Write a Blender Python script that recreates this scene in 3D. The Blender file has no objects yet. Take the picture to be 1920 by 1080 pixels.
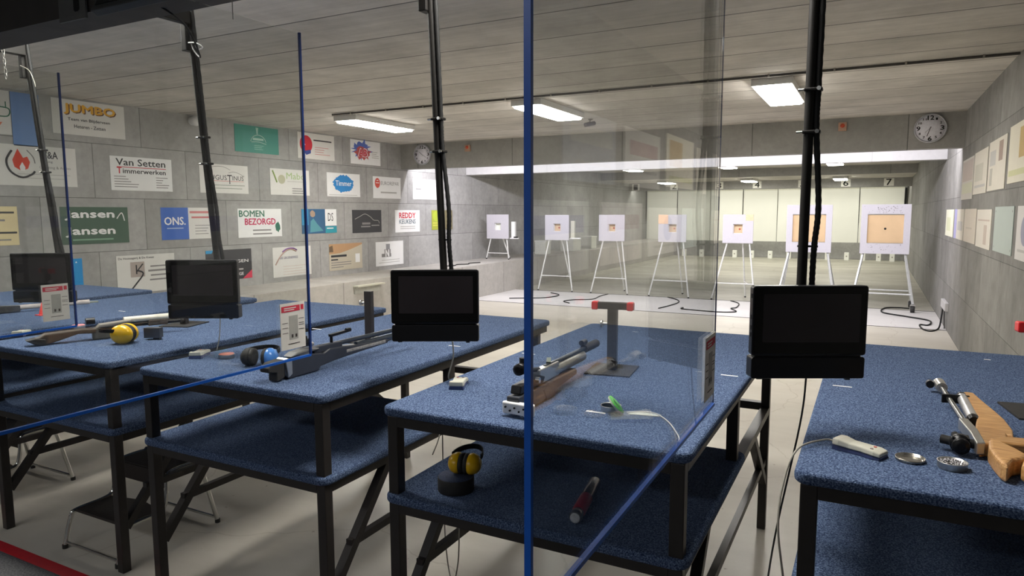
import bpy, bmesh, math, random
from mathutils import Vector, Matrix
PI = math.pi
C = bpy.context.scene.collection
random.seed(7)

# ------------------------------------------------------------------ camera, world, lights, exposure
H = 1.6
yaw, pitch, roll = 0.4817, 0.1085, -0.0032
cd = bpy.data.cameras.new('camera'); cam = bpy.data.objects.new('camera', cd); C.objects.link(cam)
cd.sensor_width = 36.0; cd.lens = 1290 / 1920 * 36.0; cd.clip_start = 0.05; cd.clip_end = 100
fw = Vector((-math.sin(yaw) * math.cos(pitch), math.cos(yaw) * math.cos(pitch), -math.sin(pitch)))
rt = Vector((math.cos(yaw), math.sin(yaw), 0)); up = rt.cross(fw)
r2 = math.cos(roll) * rt + math.sin(roll) * up; u2 = -math.sin(roll) * rt + math.cos(roll) * up
cam.matrix_world = Matrix(((r2.x, u2.x, -fw.x, 0), (r2.y, u2.y, -fw.y, 0), (r2.z, u2.z, -fw.z, H), (0, 0, 0, 1)))
bpy.context.scene.camera = cam
sc = bpy.context.scene
sc.view_settings.view_transform = 'Standard'; sc.view_settings.look = 'None'
sc.view_settings.gamma = 1.0; sc.view_settings.exposure = 0.36; sc.view_settings.use_curve_mapping = False
sc.cycles.max_bounces = 8; sc.cycles.transparent_max_bounces = 16; sc.cycles.caustics_reflective = False
sc.cycles.sample_clamp_indirect = 4.0; sc.cycles.use_denoising = True
w = bpy.data.worlds.new('world'); sc.world = w; w.use_nodes = True
w.node_tree.nodes['Background'].inputs[0].default_value = (0.6, 0.62, 0.68, 1)
w.node_tree.nodes['Background'].inputs[1].default_value = 0.05

def area(name, loc, sx, sy, power, col, direction, spread=180):
    l = bpy.data.lights.new(name, 'AREA'); l.shape = 'RECTANGLE'; l.size = sx; l.size_y = sy
    l.energy = power; l.color = col; l.spread = math.radians(spread)
    o = bpy.data.objects.new(name, l); C.objects.link(o); o.location = loc
    o.rotation_euler = Vector(direction).to_track_quat('-Z', 'Y').to_euler()
    return o
# strip lights hidden behind the first cross beam, washing the targets and the walls
for i in range(6):
    area('strip_light', (-6.8 + i * 1.4, 10.5, 2.70), 1.3, 0.10, 30, (0.95, 0.93, 1.0), (0, 0.75, -0.65))
# strip lights hidden behind the last cross beam, washing the white backstop panels
for i in range(6):
    area('backstop_light', (-6.8 + i * 1.4, 23.55, 2.50), 1.3, 0.10, 10.5, (1.0, 0.99, 0.88), (0, 0.55, -0.83))
for i in range(3):  # unseen lights added behind the panels to brighten the wall and floor below
    area('added_panel_fill', (-6.1 + i * 2.8, 25.62, 1.3), 2.4, 0.10, 9, (1.0, 0.99, 0.88), (0, -0.15, -1))
# dim unseen fill light, added behind the firing line
area('added_rear_fill', (-3.0, -1.6, 2.72), 5.0, 0.4, 42, (0.95, 0.97, 1.0), (0, 0, -1))
LAMP = 36.0

# ------------------------------------------------------------------ materials
def nodes(m):
    m.use_nodes = True; return m.node_tree.nodes, m.node_tree.links
MC = {}
def pm(name, col, rough=0.6, metal=0.0, var=0.08, scale=30.0, bump=0.0, emis=0.0, spec=0.5, stretch=(1, 1, 1)):
    """plain surface: principled shader with a little procedural variation"""
    if name in MC: return MC[name]
    m = bpy.data.materials.new(name); N, L = nodes(m); b = N['Principled BSDF']
    tc = N.new('ShaderNodeTexCoord'); mp = N.new('ShaderNodeMapping'); mp.inputs['Scale'].default_value = stretch
    L.new(tc.outputs['Object'], mp.inputs[0])
    n = N.new('ShaderNodeTexNoise'); n.inputs['Scale'].default_value = scale; n.inputs['Detail'].default_value = 4
    L.new(mp.outputs[0], n.inputs['Vector'])
    r = N.new('ShaderNodeValToRGB'); L.new(n.outputs['Fac'], r.inputs[0])
    r.color_ramp.elements[0].position = 0.3; r.color_ramp.elements[1].position = 0.7
    r.color_ramp.elements[0].color = [c * (1 - var) for c in col] + [1]
    r.color_ramp.elements[1].color = [min(1, c * (1 + var)) for c in col] + [1]
    L.new(r.outputs[0], b.inputs['Base Color'])
    b.inputs['Roughness'].default_value = rough; b.inputs['Metallic'].default_value = metal
    b.inputs['Specular IOR Level'].default_value = spec
    if bump:
        bp = N.new('ShaderNodeBump'); bp.inputs['Strength'].default_value = bump; bp.inputs['Distance'].default_value = 0.003
        L.new(n.outputs['Fac'], bp.inputs['Height']); L.new(bp.outputs[0], b.inputs['Normal'])
    if emis:
        b.inputs['Emission Color'].default_value = list(col) + [1]; b.inputs['Emission Strength'].default_value = emis
    MC[name] = m; return m

def concrete(name, ax, c1, c2, bw, rh, su, sv, off=0.5, mortar=0.007, jdark=0.45, blotch=0.35, streak=None, rough=0.8):
    m = bpy.data.materials.new(name); N, L = nodes(m); b = N['Principled BSDF']
    tc = N.new('ShaderNodeTexCoord'); sp = N.new('ShaderNodeSeparateXYZ'); L.new(tc.outputs['Object'], sp.inputs[0])
    cb = N.new('ShaderNodeCombineXYZ')
    for i, (a, s) in enumerate(zip(ax, (su, sv))):
        ad = N.new('ShaderNodeMath'); ad.operation = 'ADD'; ad.inputs[1].default_value = s
        L.new(sp.outputs[a], ad.inputs[0]); L.new(ad.outputs[0], cb.inputs[i])
    br = N.new('ShaderNodeTexBrick'); L.new(cb.outputs[0], br.inputs['Vector'])
    br.inputs['Scale'].default_value = 1; br.inputs['Brick Width'].default_value = bw; br.inputs['Row Height'].default_value = rh
    br.inputs['Mortar Size'].default_value = mortar; br.inputs['Mortar Smooth'].default_value = 0.6; br.offset = off
    br.inputs['Color1'].default_value = c1 + (1,); br.inputs['Color2'].default_value = c2 + (1,)
    br.inputs['Mortar'].default_value = tuple(x * jdark for x in c1) + (1,)
    n1 = N.new('ShaderNodeTexNoise'); n1.inputs['Scale'].default_value = 2.2; n1.inputs['Detail'].default_value = 8; n1.inputs['Roughness'].default_value = 0.65
    n2 = N.new('ShaderNodeTexNoise'); n2.inputs['Scale'].default_value = 13; n2.inputs['Detail'].default_value = 10; n2.inputs['Roughness'].default_value = 0.68
    mp = N.new('ShaderNodeMapping'); L.new(tc.outputs['Object'], mp.inputs[0])
    if streak: mp.inputs['Scale'].default_value = streak
    L.new(tc.outputs['Object'], n1.inputs['Vector']); L.new(mp.outputs[0], n2.inputs['Vector'])
    mr = N.new('ShaderNodeMapRange'); mr.inputs[3].default_value = 1 - blotch; mr.inputs[4].default_value = 1 + blotch
    mr.inputs[1].default_value = 0.3; mr.inputs[2].default_value = 0.7
    mr2 = N.new('ShaderNodeMapRange'); mr2.inputs[3].default_value = 1 - blotch * 0.7; mr2.inputs[4].default_value = 1 + blotch * 0.7
    mr2.inputs[1].default_value = 0.3; mr2.inputs[2].default_value = 0.7
    L.new(n1.outputs['Fac'], mr.inputs[0]); L.new(n2.outputs['Fac'], mr2.inputs[0])
    mu = N.new('ShaderNodeMath'); mu.operation = 'MULTIPLY'; L.new(mr.outputs[0], mu.inputs[0]); L.new(mr2.outputs[0], mu.inputs[1])
    vm = N.new('ShaderNodeVectorMath'); vm.operation = 'SCALE'; L.new(br.outputs['Color'], vm.inputs[0]); L.new(mu.outputs[0], vm.inputs['Scale'])
    L.new(vm.outputs[0], b.inputs['Base Color']); b.inputs['Roughness'].default_value = rough; b.inputs['Specular IOR Level'].default_value = 0.3
    bu = N.new('ShaderNodeBump'); bu.inputs['Strength'].default_value = 0.35; bu.inputs['Distance'].default_value = 0.01
    sb = N.new('ShaderNodeMath'); sb.operation = 'SUBTRACT'; L.new(n2.outputs['Fac'], sb.inputs[0]); L.new(br.outputs['Fac'], sb.inputs[1])
    L.new(sb.outputs[0], bu.inputs['Height']); L.new(bu.outputs[0], b.inputs['Normal'])
    return m

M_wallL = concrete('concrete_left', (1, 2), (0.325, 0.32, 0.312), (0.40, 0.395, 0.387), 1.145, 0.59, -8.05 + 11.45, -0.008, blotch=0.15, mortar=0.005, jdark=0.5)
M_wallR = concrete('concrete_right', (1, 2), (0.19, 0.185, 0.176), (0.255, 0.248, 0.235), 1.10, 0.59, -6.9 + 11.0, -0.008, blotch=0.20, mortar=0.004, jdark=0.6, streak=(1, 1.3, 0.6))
M_beam = concrete('concrete_beam', (0, 2), (0.30, 0.295, 0.28), (0.33, 0.32, 0.305), 1.88, 3.0, 10.0, 0.1, blotch=0.12)
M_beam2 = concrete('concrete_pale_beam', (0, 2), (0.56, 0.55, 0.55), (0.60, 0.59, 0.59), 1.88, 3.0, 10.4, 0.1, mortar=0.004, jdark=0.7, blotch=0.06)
M_ceil = concrete('concrete_ceiling', (0, 1), (0.45, 0.43, 0.395), (0.60, 0.572, 0.53), 400, 0.572, 200, 0.594, off=0, mortar=0.010, jdark=0.26, blotch=0.17, streak=(0.10, 1.6, 1))
M_ledge = concrete('concrete_ledge', (1, 2), (0.42, 0.40, 0.37), (0.45, 0.43, 0.40), 1.6, 3.0, 9.3, 0.5, blotch=0.12)

def floor_mat(name, c1, c2, rough):
    m = bpy.data.materials.new(name); N, L = nodes(m); b = N['Principled BSDF']
    tc = N.new('ShaderNodeTexCoord')
    n1 = N.new('ShaderNodeTexNoise'); n1.inputs['Scale'].default_value = 1.3; n1.inputs['Detail'].default_value = 9; n1.inputs['Roughness'].default_value = 0.62
    mpn = N.new('ShaderNodeMapping'); mpn.inputs['Scale'].default_value = (0.6, 1.5, 1); L.new(tc.outputs['Object'], mpn.inputs[0]); L.new(mpn.outputs[0], n1.inputs['Vector'])
    r = N.new('ShaderNodeValToRGB'); L.new(n1.outputs['Fac'], r.inputs[0])
    r.color_ramp.elements[0].position = 0.32; r.color_ramp.elements[1].position = 0.68
    r.color_ramp.elements[0].color = c1 + (1,); r.color_ramp.elements[1].color = c2 + (1,)
    # hairline cracks
    n2 = N.new('ShaderNodeTexNoise'); n2.inputs['Scale'].default_value = 2.0; n2.inputs['Detail'].default_value = 6
    L.new(tc.outputs['Object'], n2.inputs['Vector'])
    mx = N.new('ShaderNodeMix'); mx.data_type = 'VECTOR'; mx.inputs['Factor'].default_value = 0.22
    L.new(tc.outputs['Object'], mx.inputs['A']); L.new(n2.outputs['Color'], mx.inputs['B'])
    vo = N.new('ShaderNodeTexVoronoi'); vo.feature = 'DISTANCE_TO_EDGE'; vo.inputs['Scale'].default_value = 0.85; L.new(mx.outputs['Result'], vo.inputs['Vector'])
    cr = N.new('ShaderNodeValToRGB'); L.new(vo.outputs['Distance'], cr.inputs[0])
    cr.color_ramp.elements[0].position = 0.0; cr.color_ramp.elements[0].color = (0.80, 0.78, 0.75, 1)
    cr.color_ramp.elements[1].position = 0.0022; cr.color_ramp.elements[1].color = (1, 1, 1, 1)
    # small dark specks
    n3 = N.new('ShaderNodeTexNoise'); n3.inputs['Scale'].default_value = 22; n3.inputs['Detail'].default_value = 2; L.new(tc.outputs['Object'], n3.inputs['Vector'])
    c3 = N.new('ShaderNodeValToRGB'); L.new(n3.outputs['Fac'], c3.inputs[0])
    c3.color_ramp.elements[0].position = 0.74; c3.color_ramp.elements[0].color = (1, 1, 1, 1); c3.color_ramp.elements[1].position = 0.80; c3.color_ramp.elements[1].color = (0.5, 0.47, 0.42, 1)
    m1 = N.new('ShaderNodeMix'); m1.data_type = 'RGBA'; m1.blend_type = 'MULTIPLY'; m1.inputs['Factor'].default_value = 1
    L.new(r.outputs[0], m1.inputs['A']); L.new(cr.outputs[0], m1.inputs['B'])
    m2 = N.new('ShaderNodeMix'); m2.data_type = 'RGBA'; m2.blend_type = 'MULTIPLY'; m2.inputs['Factor'].default_value = 1
    L.new(m1.outputs['Result'], m2.inputs['A']); L.new(c3.outputs[0], m2.inputs['B'])
    L.new(m2.outputs['Result'], b.inputs['Base Color'])
    b.inputs['Roughness'].default_value = rough; b.inputs['Specular IOR Level'].default_value = 0.35
    return m
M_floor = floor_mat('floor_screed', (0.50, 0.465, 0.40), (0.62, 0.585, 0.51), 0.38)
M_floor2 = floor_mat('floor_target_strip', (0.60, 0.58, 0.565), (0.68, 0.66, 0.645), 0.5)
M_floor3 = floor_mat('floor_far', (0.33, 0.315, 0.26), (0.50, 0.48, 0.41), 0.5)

def carpet(name, dark, mid, lite, sc_=220, bump=0.9):
    m = bpy.data.materials.new(name); N, L = nodes(m); b = N['Principled BSDF']
    tc = N.new('ShaderNodeTexCoord')
    n = N.new('ShaderNodeTexNoise'); n.inputs['Scale'].default_value = sc_; n.inputs['Detail'].default_value = 3; n.inputs['Roughness'].default_value = 0.7
    L.new(tc.outputs['Object'], n.inputs['Vector'])
    r = N.new('ShaderNodeValToRGB'); L.new(n.outputs['Fac'], r.inputs[0])
    e = r.color_ramp.elements; e[0].position = 0.36; e[0].color = dark + (1,); e[1].position = 0.66; e[1].color = lite + (1,)
    k = e.new(0.50); k.color = mid + (1,)
    L.new(r.outputs[0], b.inputs['Base Color']); b.inputs['Roughness'].default_value = 0.95; b.inputs['Specular IOR Level'].default_value = 0.05
    b.inputs['Sheen Weight'].default_value = 0.25; b.inputs['Sheen Roughness'].default_value = 0.5; b.inputs['Sheen Tint'].default_value = lite + (1,)
    bu = N.new('ShaderNodeBump'); bu.inputs['Strength'].default_value = bump; bu.inputs['Distance'].default_value = 0.004
    L.new(n.outputs['Fac'], bu.inputs['Height']); L.new(bu.outputs[0], b.inputs['Normal'])
    return m
M_carpet = carpet('blue_carpet', (0.012, 0.024, 0.066), (0.070, 0.105, 0.192), (0.225, 0.30, 0.455))
M_mat = carpet('grey_carpet', (0.06, 0.06, 0.062), (0.10, 0.10, 0.105), (0.17, 0.17, 0.175), 120, 0.4)

M_glass = bpy.data.materials.new('clear_screen_glass'); _N, _L = nodes(M_glass)
_N.remove(_N['Principled BSDF'])
_t = _N.new('ShaderNodeBsdfTransparent'); _t.inputs[0].default_value = (0.93, 0.94, 0.935, 1)
_g = _N.new('ShaderNodeBsdfGlossy'); _g.inputs['Roughness'].default_value = 0.004; _g.inputs['Color'].default_value = (0.95, 0.95, 0.97, 1)
_f = _N.new('ShaderNodeFresnel'); _f.inputs[0].default_value = 1.46
_m = _N.new('ShaderNodeMixShader'); _gm = _N.new('ShaderNodeNewGeometry'); _mr = _N.new('ShaderNodeMapRange'); _mr.inputs[3].default_value = 1.45; _mr.inputs[4].default_value = 1 / 1.45
_L.new(_gm.outputs['Backfacing'], _mr.inputs[0]); _L.new(_mr.outputs[0], _f.inputs[0])
_L.new(_f.outputs[0], _m.inputs[0]); _L.new(_t.outputs[0], _m.inputs[1]); _L.new(_g.outputs[0], _m.inputs[2])
_L.new(_m.outputs[0], _N['Material Output'].inputs['Surface'])

def wood_mat(name, c1, c2, c3):
    m = bpy.data.materials.new(name); N, L = nodes(m); b = N['Principled BSDF']
    tc = N.new('ShaderNodeTexCoord'); mp = N.new('ShaderNodeMapping'); mp.inputs['Scale'].default_value = (3, 26, 26)
    L.new(tc.outputs['Object'], mp.inputs[0])
    wv = N.new('ShaderNodeTexNoise'); wv.inputs['Scale'].default_value = 6; wv.inputs['Detail'].default_value = 5; L.new(mp.outputs[0], wv.inputs['Vector'])
    r = N.new('ShaderNodeValToRGB'); L.new(wv.outputs['Fac'], r.inputs[0]); e = r.color_ramp.elements
    e[0].position = 0.3; e[0].color = c1 + (1,); e[1].position = 0.7; e[1].color = c3 + (1,); k = e.new(0.5); k.color = c2 + (1,)
    L.new(r.outputs[0], b.inputs['Base Color']); b.inputs['Roughness'].default_value = 0.38
    return m
M_wood = wood_mat('rifle_wood', (0.36, 0.17, 0.060), (0.52, 0.28, 0.105), (0.64, 0.39, 0.17))
M_steel = pm('dark_steel', (0.030, 0.026, 0.024), 0.42, 0.15)
M_black = pm('black_plastic', (0.009, 0.009, 0.010), 0.3, spec=0.25)
M_blackm = pm('black_matt', (0.02, 0.019, 0.018), 0.7, bump=0.2)
M_polem = pm('black_pole_paint', (0.010, 0.009, 0.008), 0.5, spec=0.25)
M_chrome = pm('chrome', (0.72, 0.72, 0.68), 0.14, 1.0, var=0.03)
M_silver = pm('brushed_silver', (0.58, 0.57, 0.54), 0.32, 0.85, var=0.06)
M_white = pm('white_paint', (0.78, 0.78, 0.78), 0.5, var=0.03)
M_whitep = pm('white_board', (0.52, 0.50, 0.545), 0.6, var=0.02)
M_lampbody = pm('lamp_housing', (0.70, 0.70, 0.68), 0.5, var=0.02)
M_blue = pm('blue_edge_trim', (0.007, 0.11, 0.55), 0.3, var=0.05)
M_navy = pm('navy_plastic', (0.02, 0.035, 0.12), 0.4)
M_cream = pm('cream_plastic', (0.54, 0.53, 0.44), 0.45, var=0.03)
M_red = pm('red_plastic', (0.62, 0.015, 0.02), 0.35)
M_yellow = pm('yellow_plastic', (0.86, 0.50, 0.012), 0.28, var=0.03)
M_cable = pm('black_cable', (0.014, 0.014, 0.014), 0.6, spec=0.2)
M_gcable = pm('grey_cable', (0.30, 0.28, 0.24), 0.5)
M_screen = pm('dark_screen', (0.004, 0.004, 0.004), 0.08, var=0.02, spec=0.35)
M_paper = pm('paper', (0.76, 0.73, 0.67), 0.7, var=0.02)
def em(name, col, s):
    m = bpy.data.materials.new(name); N, L = nodes(m); b = N['Principled BSDF']
    b.inputs['Base Color'].default_value = (0.8, 0.8, 0.8, 1)
    tc = N.new('ShaderNodeTexCoord'); n = N.new('ShaderNodeTexNoise'); n.inputs['Scale'].default_value = 3; L.new(tc.outputs['Object'], n.inputs[0])
    r = N.new('ShaderNodeValToRGB'); L.new(n.outputs['Fac'], r.inputs[0])
    r.color_ramp.elements[0].color = tuple(c * 0.98 for c in col) + (1,); r.color_ramp.elements[1].color = col + (1,)
    L.new(r.outputs[0], b.inputs['Emission Color']); b.inputs['Emission Strength'].default_value = s
    return m
M_diff = em('lamp_diffuser', (1.0, 0.965, 0.90), LAMP)
M_diff2 = em('lamp_diffuser_far', (1.0, 0.98, 0.90), 32.0)

# ------------------------------------------------------------------ mesh builder
class MB:
    def __init__(s): s.v = []; s.f = []; s.sm = []
    def add(s, vs, fs, smooth=False):
        k = len(s.v); s.v += [tuple(x) for x in vs]; s.f += [tuple(i + k for i in f) for f in fs]; s.sm += [smooth] * len(fs); return s
    def box(s, x0, x1, y0, y1, z0, z1, M=None):
        p = [Vector((x, y, z)) for z in (z0, z1) for y in (y0, y1) for x in (x0, x1)]
        if M: p = [M @ q for q in p]
        return s.add(p, [(0, 2, 3, 1), (4, 5, 7, 6), (0, 1, 5, 4), (2, 6, 7, 3), (0, 4, 6, 2), (1, 3, 7, 5)])
    def bar(s, p, q, w, h):
        p = Vector(p); q = Vector(q); d = (q - p).normalized()
        ref = Vector((0, 0, 1)) if abs(d.z) < 0.95 else Vector((0, 1, 0))
        a = d.cross(ref).normalized(); b = a.cross(d).normalized(); vs = []
        for c in (p, q):
            for i, j in ((-1, -1), (1, -1), (1, 1), (-1, 1)): vs.append(c + a * i * w / 2 + b * j * h / 2)
        return s.add(vs, [(0, 1, 2, 3), (7, 6, 5, 4), (0, 4, 5, 1), (1, 5, 6, 2), (2, 6, 7, 3), (3, 7, 4, 0)])
    def tube(s, pts, r, n=10, closed=False):
        pts = [Vector(p) for p in pts]; m = len(pts); rs = r if isinstance(r, (list, tuple)) else [r] * m
        vs = []; a = None
        for i, p in enumerate(pts):
            d = (pts[min(i + 1, m - 1)] - pts[max(i - 1, 0)])
            if closed: d = pts[(i + 1) % m] - pts[i - 1]
            d = d.normalized() if d.length > 1e-9 else Vector((0, 0, 1))
            if a is None:
                ref = Vector((0, 0, 1)) if abs(d.z) < 0.9 else Vector((1, 0, 0)); a = d.cross(ref).normalized()
            else:
                a = (a - d * a.dot(d)); a = a.normalized() if a.length > 1e-6 else d.cross(Vector((1, 0, 0))).normalized()
            b = d.cross(a)
            for k in range(n):
                t = 2 * PI * k / n; vs.append(p + (a * math.cos(t) + b * math.sin(t)) * rs[i])
        fs = [(i * n + k, i * n + (k + 1) % n, (i + 1) * n + (k + 1) % n, (i + 1) * n + k) for i in range(m - 1) for k in range(n)]
        if closed: fs += [((m - 1) * n + k, (m - 1) * n + (k + 1) % n, (k + 1) % n, k) for k in range(n)]
        s.add(vs, fs, True)
        if not closed:
            s.add(vs[:n], [tuple(range(n - 1, -1, -1))]); s.add(vs[-n:], [tuple(range(n))])
        return s
    def cyl(s, p, q, r, n=20, r2=None): return s.tube([p, q], [r, r if r2 is None else r2], n)
    def lathe(s, prof, c=(0, 0, 0), n=28, axis='z', cap=True):
        vs = []
        for r, z in prof:
            for k in range(n):
                t = 2 * PI * k / n; a, b = r * math.cos(t), r * math.sin(t)
                v = (a, b, z) if axis == 'z' else ((z, a, b) if axis == 'x' else (b, z, a))
                vs.append(Vector(v) + Vector(c))
        fs = [(i * n + k, i * n + (k + 1) % n, (i + 1) * n + (k + 1) % n, (i + 1) * n + k) for i in range(len(prof) - 1) for k in range(n)]
        s.add(vs, fs, True)
        if cap and prof[0][0] > 1e-5: s.add(vs[:n], [tuple(range(n - 1, -1, -1))])
        if cap and prof[-1][0] > 1e-5: s.add(vs[-n:], [tuple(range(n))])
        return s
    def ell(s, c, rx, ry, rz, n=20, m=12, M=None):
        vs = []
        for i in range(m + 1):
            ph = -PI / 2 + PI * i / m
            for k in range(n):
                t = 2 * PI * k / n
                v = Vector((rx * math.cos(ph) * math.cos(t), ry * math.cos(ph) * math.sin(t), rz * math.sin(ph)))
                if M: v = M @ v
                vs.append(v + Vector(c))
        return s.add(vs, [(i * n + k, i * n + (k + 1) % n, (i + 1) * n + (k + 1) % n, (i + 1) * n + k) for i in range(m) for k in range(n)], True)
    def prism(s, poly, a, b, f=lambda x, y, h: (x, y, h)):
        n = len(poly); vs = [f(x, y, a) for x, y in poly] + [f(x, y, b) for x, y in poly]
        return s.add(vs, [tuple(range(n - 1, -1, -1)), tuple(range(n, 2 * n))] + [(i, (i + 1) % n, n + (i + 1) % n, n + i) for i in range(n)])
    def build(s, name, mat, parent=None, bevel=0.0, seg=2, label=None, loc=None, rotz=0.0, rot=None):
        me = bpy.data.meshes.new(name); me.from_pydata(s.v, [], s.f); me.update()
        me.polygons.foreach_set('use_smooth', s.sm)
        bm = bmesh.new(); bm.from_mesh(me); bmesh.ops.recalc_face_normals(bm, faces=bm.faces); bm.to_mesh(me); bm.free()
        o = bpy.data.objects.new(name, me); C.objects.link(o); me.materials.append(mat)
        if parent: o.parent = parent
        if loc: o.location = loc
        o.rotation_euler = rot if rot else (0, 0, rotz)
        if bevel:
            bv = o.modifiers.new('bevel', 'BEVEL'); bv.width = bevel; bv.segments = seg; bv.limit_method = 'ANGLE'; bv.angle_limit = math.radians(40)
        if label: o['label'] = label
        return o
def tag(o, label, cat, group=None):
    o['label'] = label; o['category'] = cat
    if group: o['group'] = group
    return o
def thing(name, label, cat, loc=(0, 0, 0), rotz=0.0, group=None, rot=None):
    o = bpy.data.objects.new(name, None); C.objects.link(o); o.empty_display_size = 0.1
    o.location = loc; o.rotation_euler = rot if rot else (0, 0, rotz)
    return tag(o, label, cat, group)
def struct(o): o['kind'] = 'structure'; return o
def dup(root, loc, rotz=None, label=None, group=None):
    def cp(o, par):
        c = o.copy(); C.objects.link(c); c.parent = par
        for ch in list(o.children): cp(ch, c)
        return c
    kids = list(root.children); r = root.copy(); C.objects.link(r); r.location = loc
    if rotz is not None: r.rotation_euler = (0, 0, rotz)
    for ch in kids: cp(ch, r)
    if label: r['label'] = label
    if group: r['group'] = group
    return r
def rrect(x0, x1, y0, y1, r, n=6):
    p = []
    for cx, cy, a in ((x1 - r, y1 - r, 0), (x0 + r, y1 - r, 90), (x0 + r, y0 + r, 180), (x1 - r, y0 + r, 270)):
        for k in range(n + 1):
            t = math.radians(a + 90 * k / n); p.append((cx + r * math.cos(t), cy + r * math.sin(t)))
    return p
def spline(pts, n=8):
    P = [Vector(p) for p in pts]; out = []
    for i in range(len(P) - 1):
        p0 = P[max(i - 1, 0)]; p1 = P[i]; p2 = P[i + 1]; p3 = P[min(i + 2, len(P) - 1)]
        for k in range(n):
            t = k / n
            out.append(0.5 * ((2 * p1) + (-p0 + p2) * t + (2 * p0 - 5 * p1 + 4 * p2 - p3) * t * t + (-p0 + 3 * p1 - 3 * p2 + p3) * t ** 3))
    out.append(P[-1]); return out
def textmesh(s, bold=0.0, align=None):
    cu = bpy.data.curves.new('t', 'FONT'); cu.body = s; cu.size = 1; cu.offset = bold; cu.extrude = 0.0; cu.resolution_u = 2
    o = bpy.data.objects.new('t', cu); C.objects.link(o)
    dg = bpy.context.evaluated_depsgraph_get(); me = bpy.data.meshes.new_from_object(o.evaluated_get(dg))
    V = [v.co.copy() for v in me.vertices]; F = [tuple(p.vertices) for p in me.polygons]
    bpy.data.objects.remove(o); bpy.data.curves.remove(cu); bpy.data.meshes.remove(me)
    return V, F
def add_text(mb, s, x, z, wd, ht, y, bold=0.01, th=0.0006, flip=False):
    """letters of s fitted in the box x..x+wd, z..z+ht, front face at y (facing -Y)"""
    V, F = textmesh(s, 0.0)
    x0 = min(v.x for v in V); x1 = max(v.x for v in V); y0 = min(v.y for v in V); y1 = max(v.y for v in V)
    P = [(x + (v.x - x0) / (x1 - x0) * wd, y, z + (v.y - y0) / (y1 - y0) * ht) for v in V]
    k = bold * ht * 1.1
    for i, (dx, dz) in enumerate(((0, 0), (k, 0), (-k, 0), (0, k * 0.7), (0, -k * 0.7)) if bold > 0 else ((0, 0),)):
        mb.add([(a + dx, b - 0.00002 * i, c + dz) for a, b, c in P], F)
    return mb

# ------------------------------------------------------------------ the setting
XL, XR = -7.55, 0.95
YB, YE = -3.0, 26.0
ZC = 2.82
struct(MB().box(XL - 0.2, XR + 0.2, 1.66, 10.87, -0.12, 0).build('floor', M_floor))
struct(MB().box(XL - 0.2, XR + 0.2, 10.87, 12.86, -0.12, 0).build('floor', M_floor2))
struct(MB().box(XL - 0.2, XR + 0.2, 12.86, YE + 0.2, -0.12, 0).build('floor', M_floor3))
struct(MB().box(XL - 0.2, XR + 0.2, YB, 1.66, -0.12, 0).build('floor', M_mat))
struct(MB().box(XL - 0.2, XR + 0.2, 10.86, 10.875, -0.02, 0.004).build('trim_1', M_cable))
struct(MB().box(XL - 0.2, XR + 0.2, 12.85, 12.865, -0.02, 0.004).build('trim_2', M_cable))
struct(MB().box(XL - 0.2, XR + 0.2, 1.645, 1.70, 0, 0.003).build('trim_3', pm('red_tape', (0.50, 0.010, 0.022), 0.5)))
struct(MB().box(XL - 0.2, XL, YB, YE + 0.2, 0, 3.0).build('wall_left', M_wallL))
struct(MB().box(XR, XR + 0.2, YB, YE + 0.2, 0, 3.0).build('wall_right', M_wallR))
struct(MB().box(XL, XR, YE, YE + 0.2, 0, 3.0).build('wall_back', M_wallL))
struct(MB().box(XL, XR, YB - 0.2, YB, 0, 3.0).build('wall_front', M_wallL))
struct(MB().box(XL, XR, YB, 20.5, ZC, ZC + 0.2).build('ceiling', M_ceil))
struct(MB().box(XL, XR, 20.5, YE, 2.60, 3.0).build('ceiling', M_ceil))
for k, (a, b_, z0, z1) in enumerate([(10.16, 10.36, 2.385, ZC), (12.40, 12.60, 2.39, ZC), (23.20, 23.40, 2.345, 2.60)]):
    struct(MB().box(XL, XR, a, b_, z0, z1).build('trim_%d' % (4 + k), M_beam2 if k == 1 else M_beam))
struct(MB().box(XL, XR, 20.42, 20.5, 2.59, ZC).build('trim_7', M_beam))
struct(MB().box(XL, XR, 1.76, 1.94, 2.41, ZC).build('trim_8', pm('dark_beam', (0.060, 0.052, 0.047), 0.7, bump=0.2, scale=8, var=0.2)))
struct(MB().box(XL, -6.62, 1.7, 25.9, 0, 0.62).build('wall_ledge', M_ledge))

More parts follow.
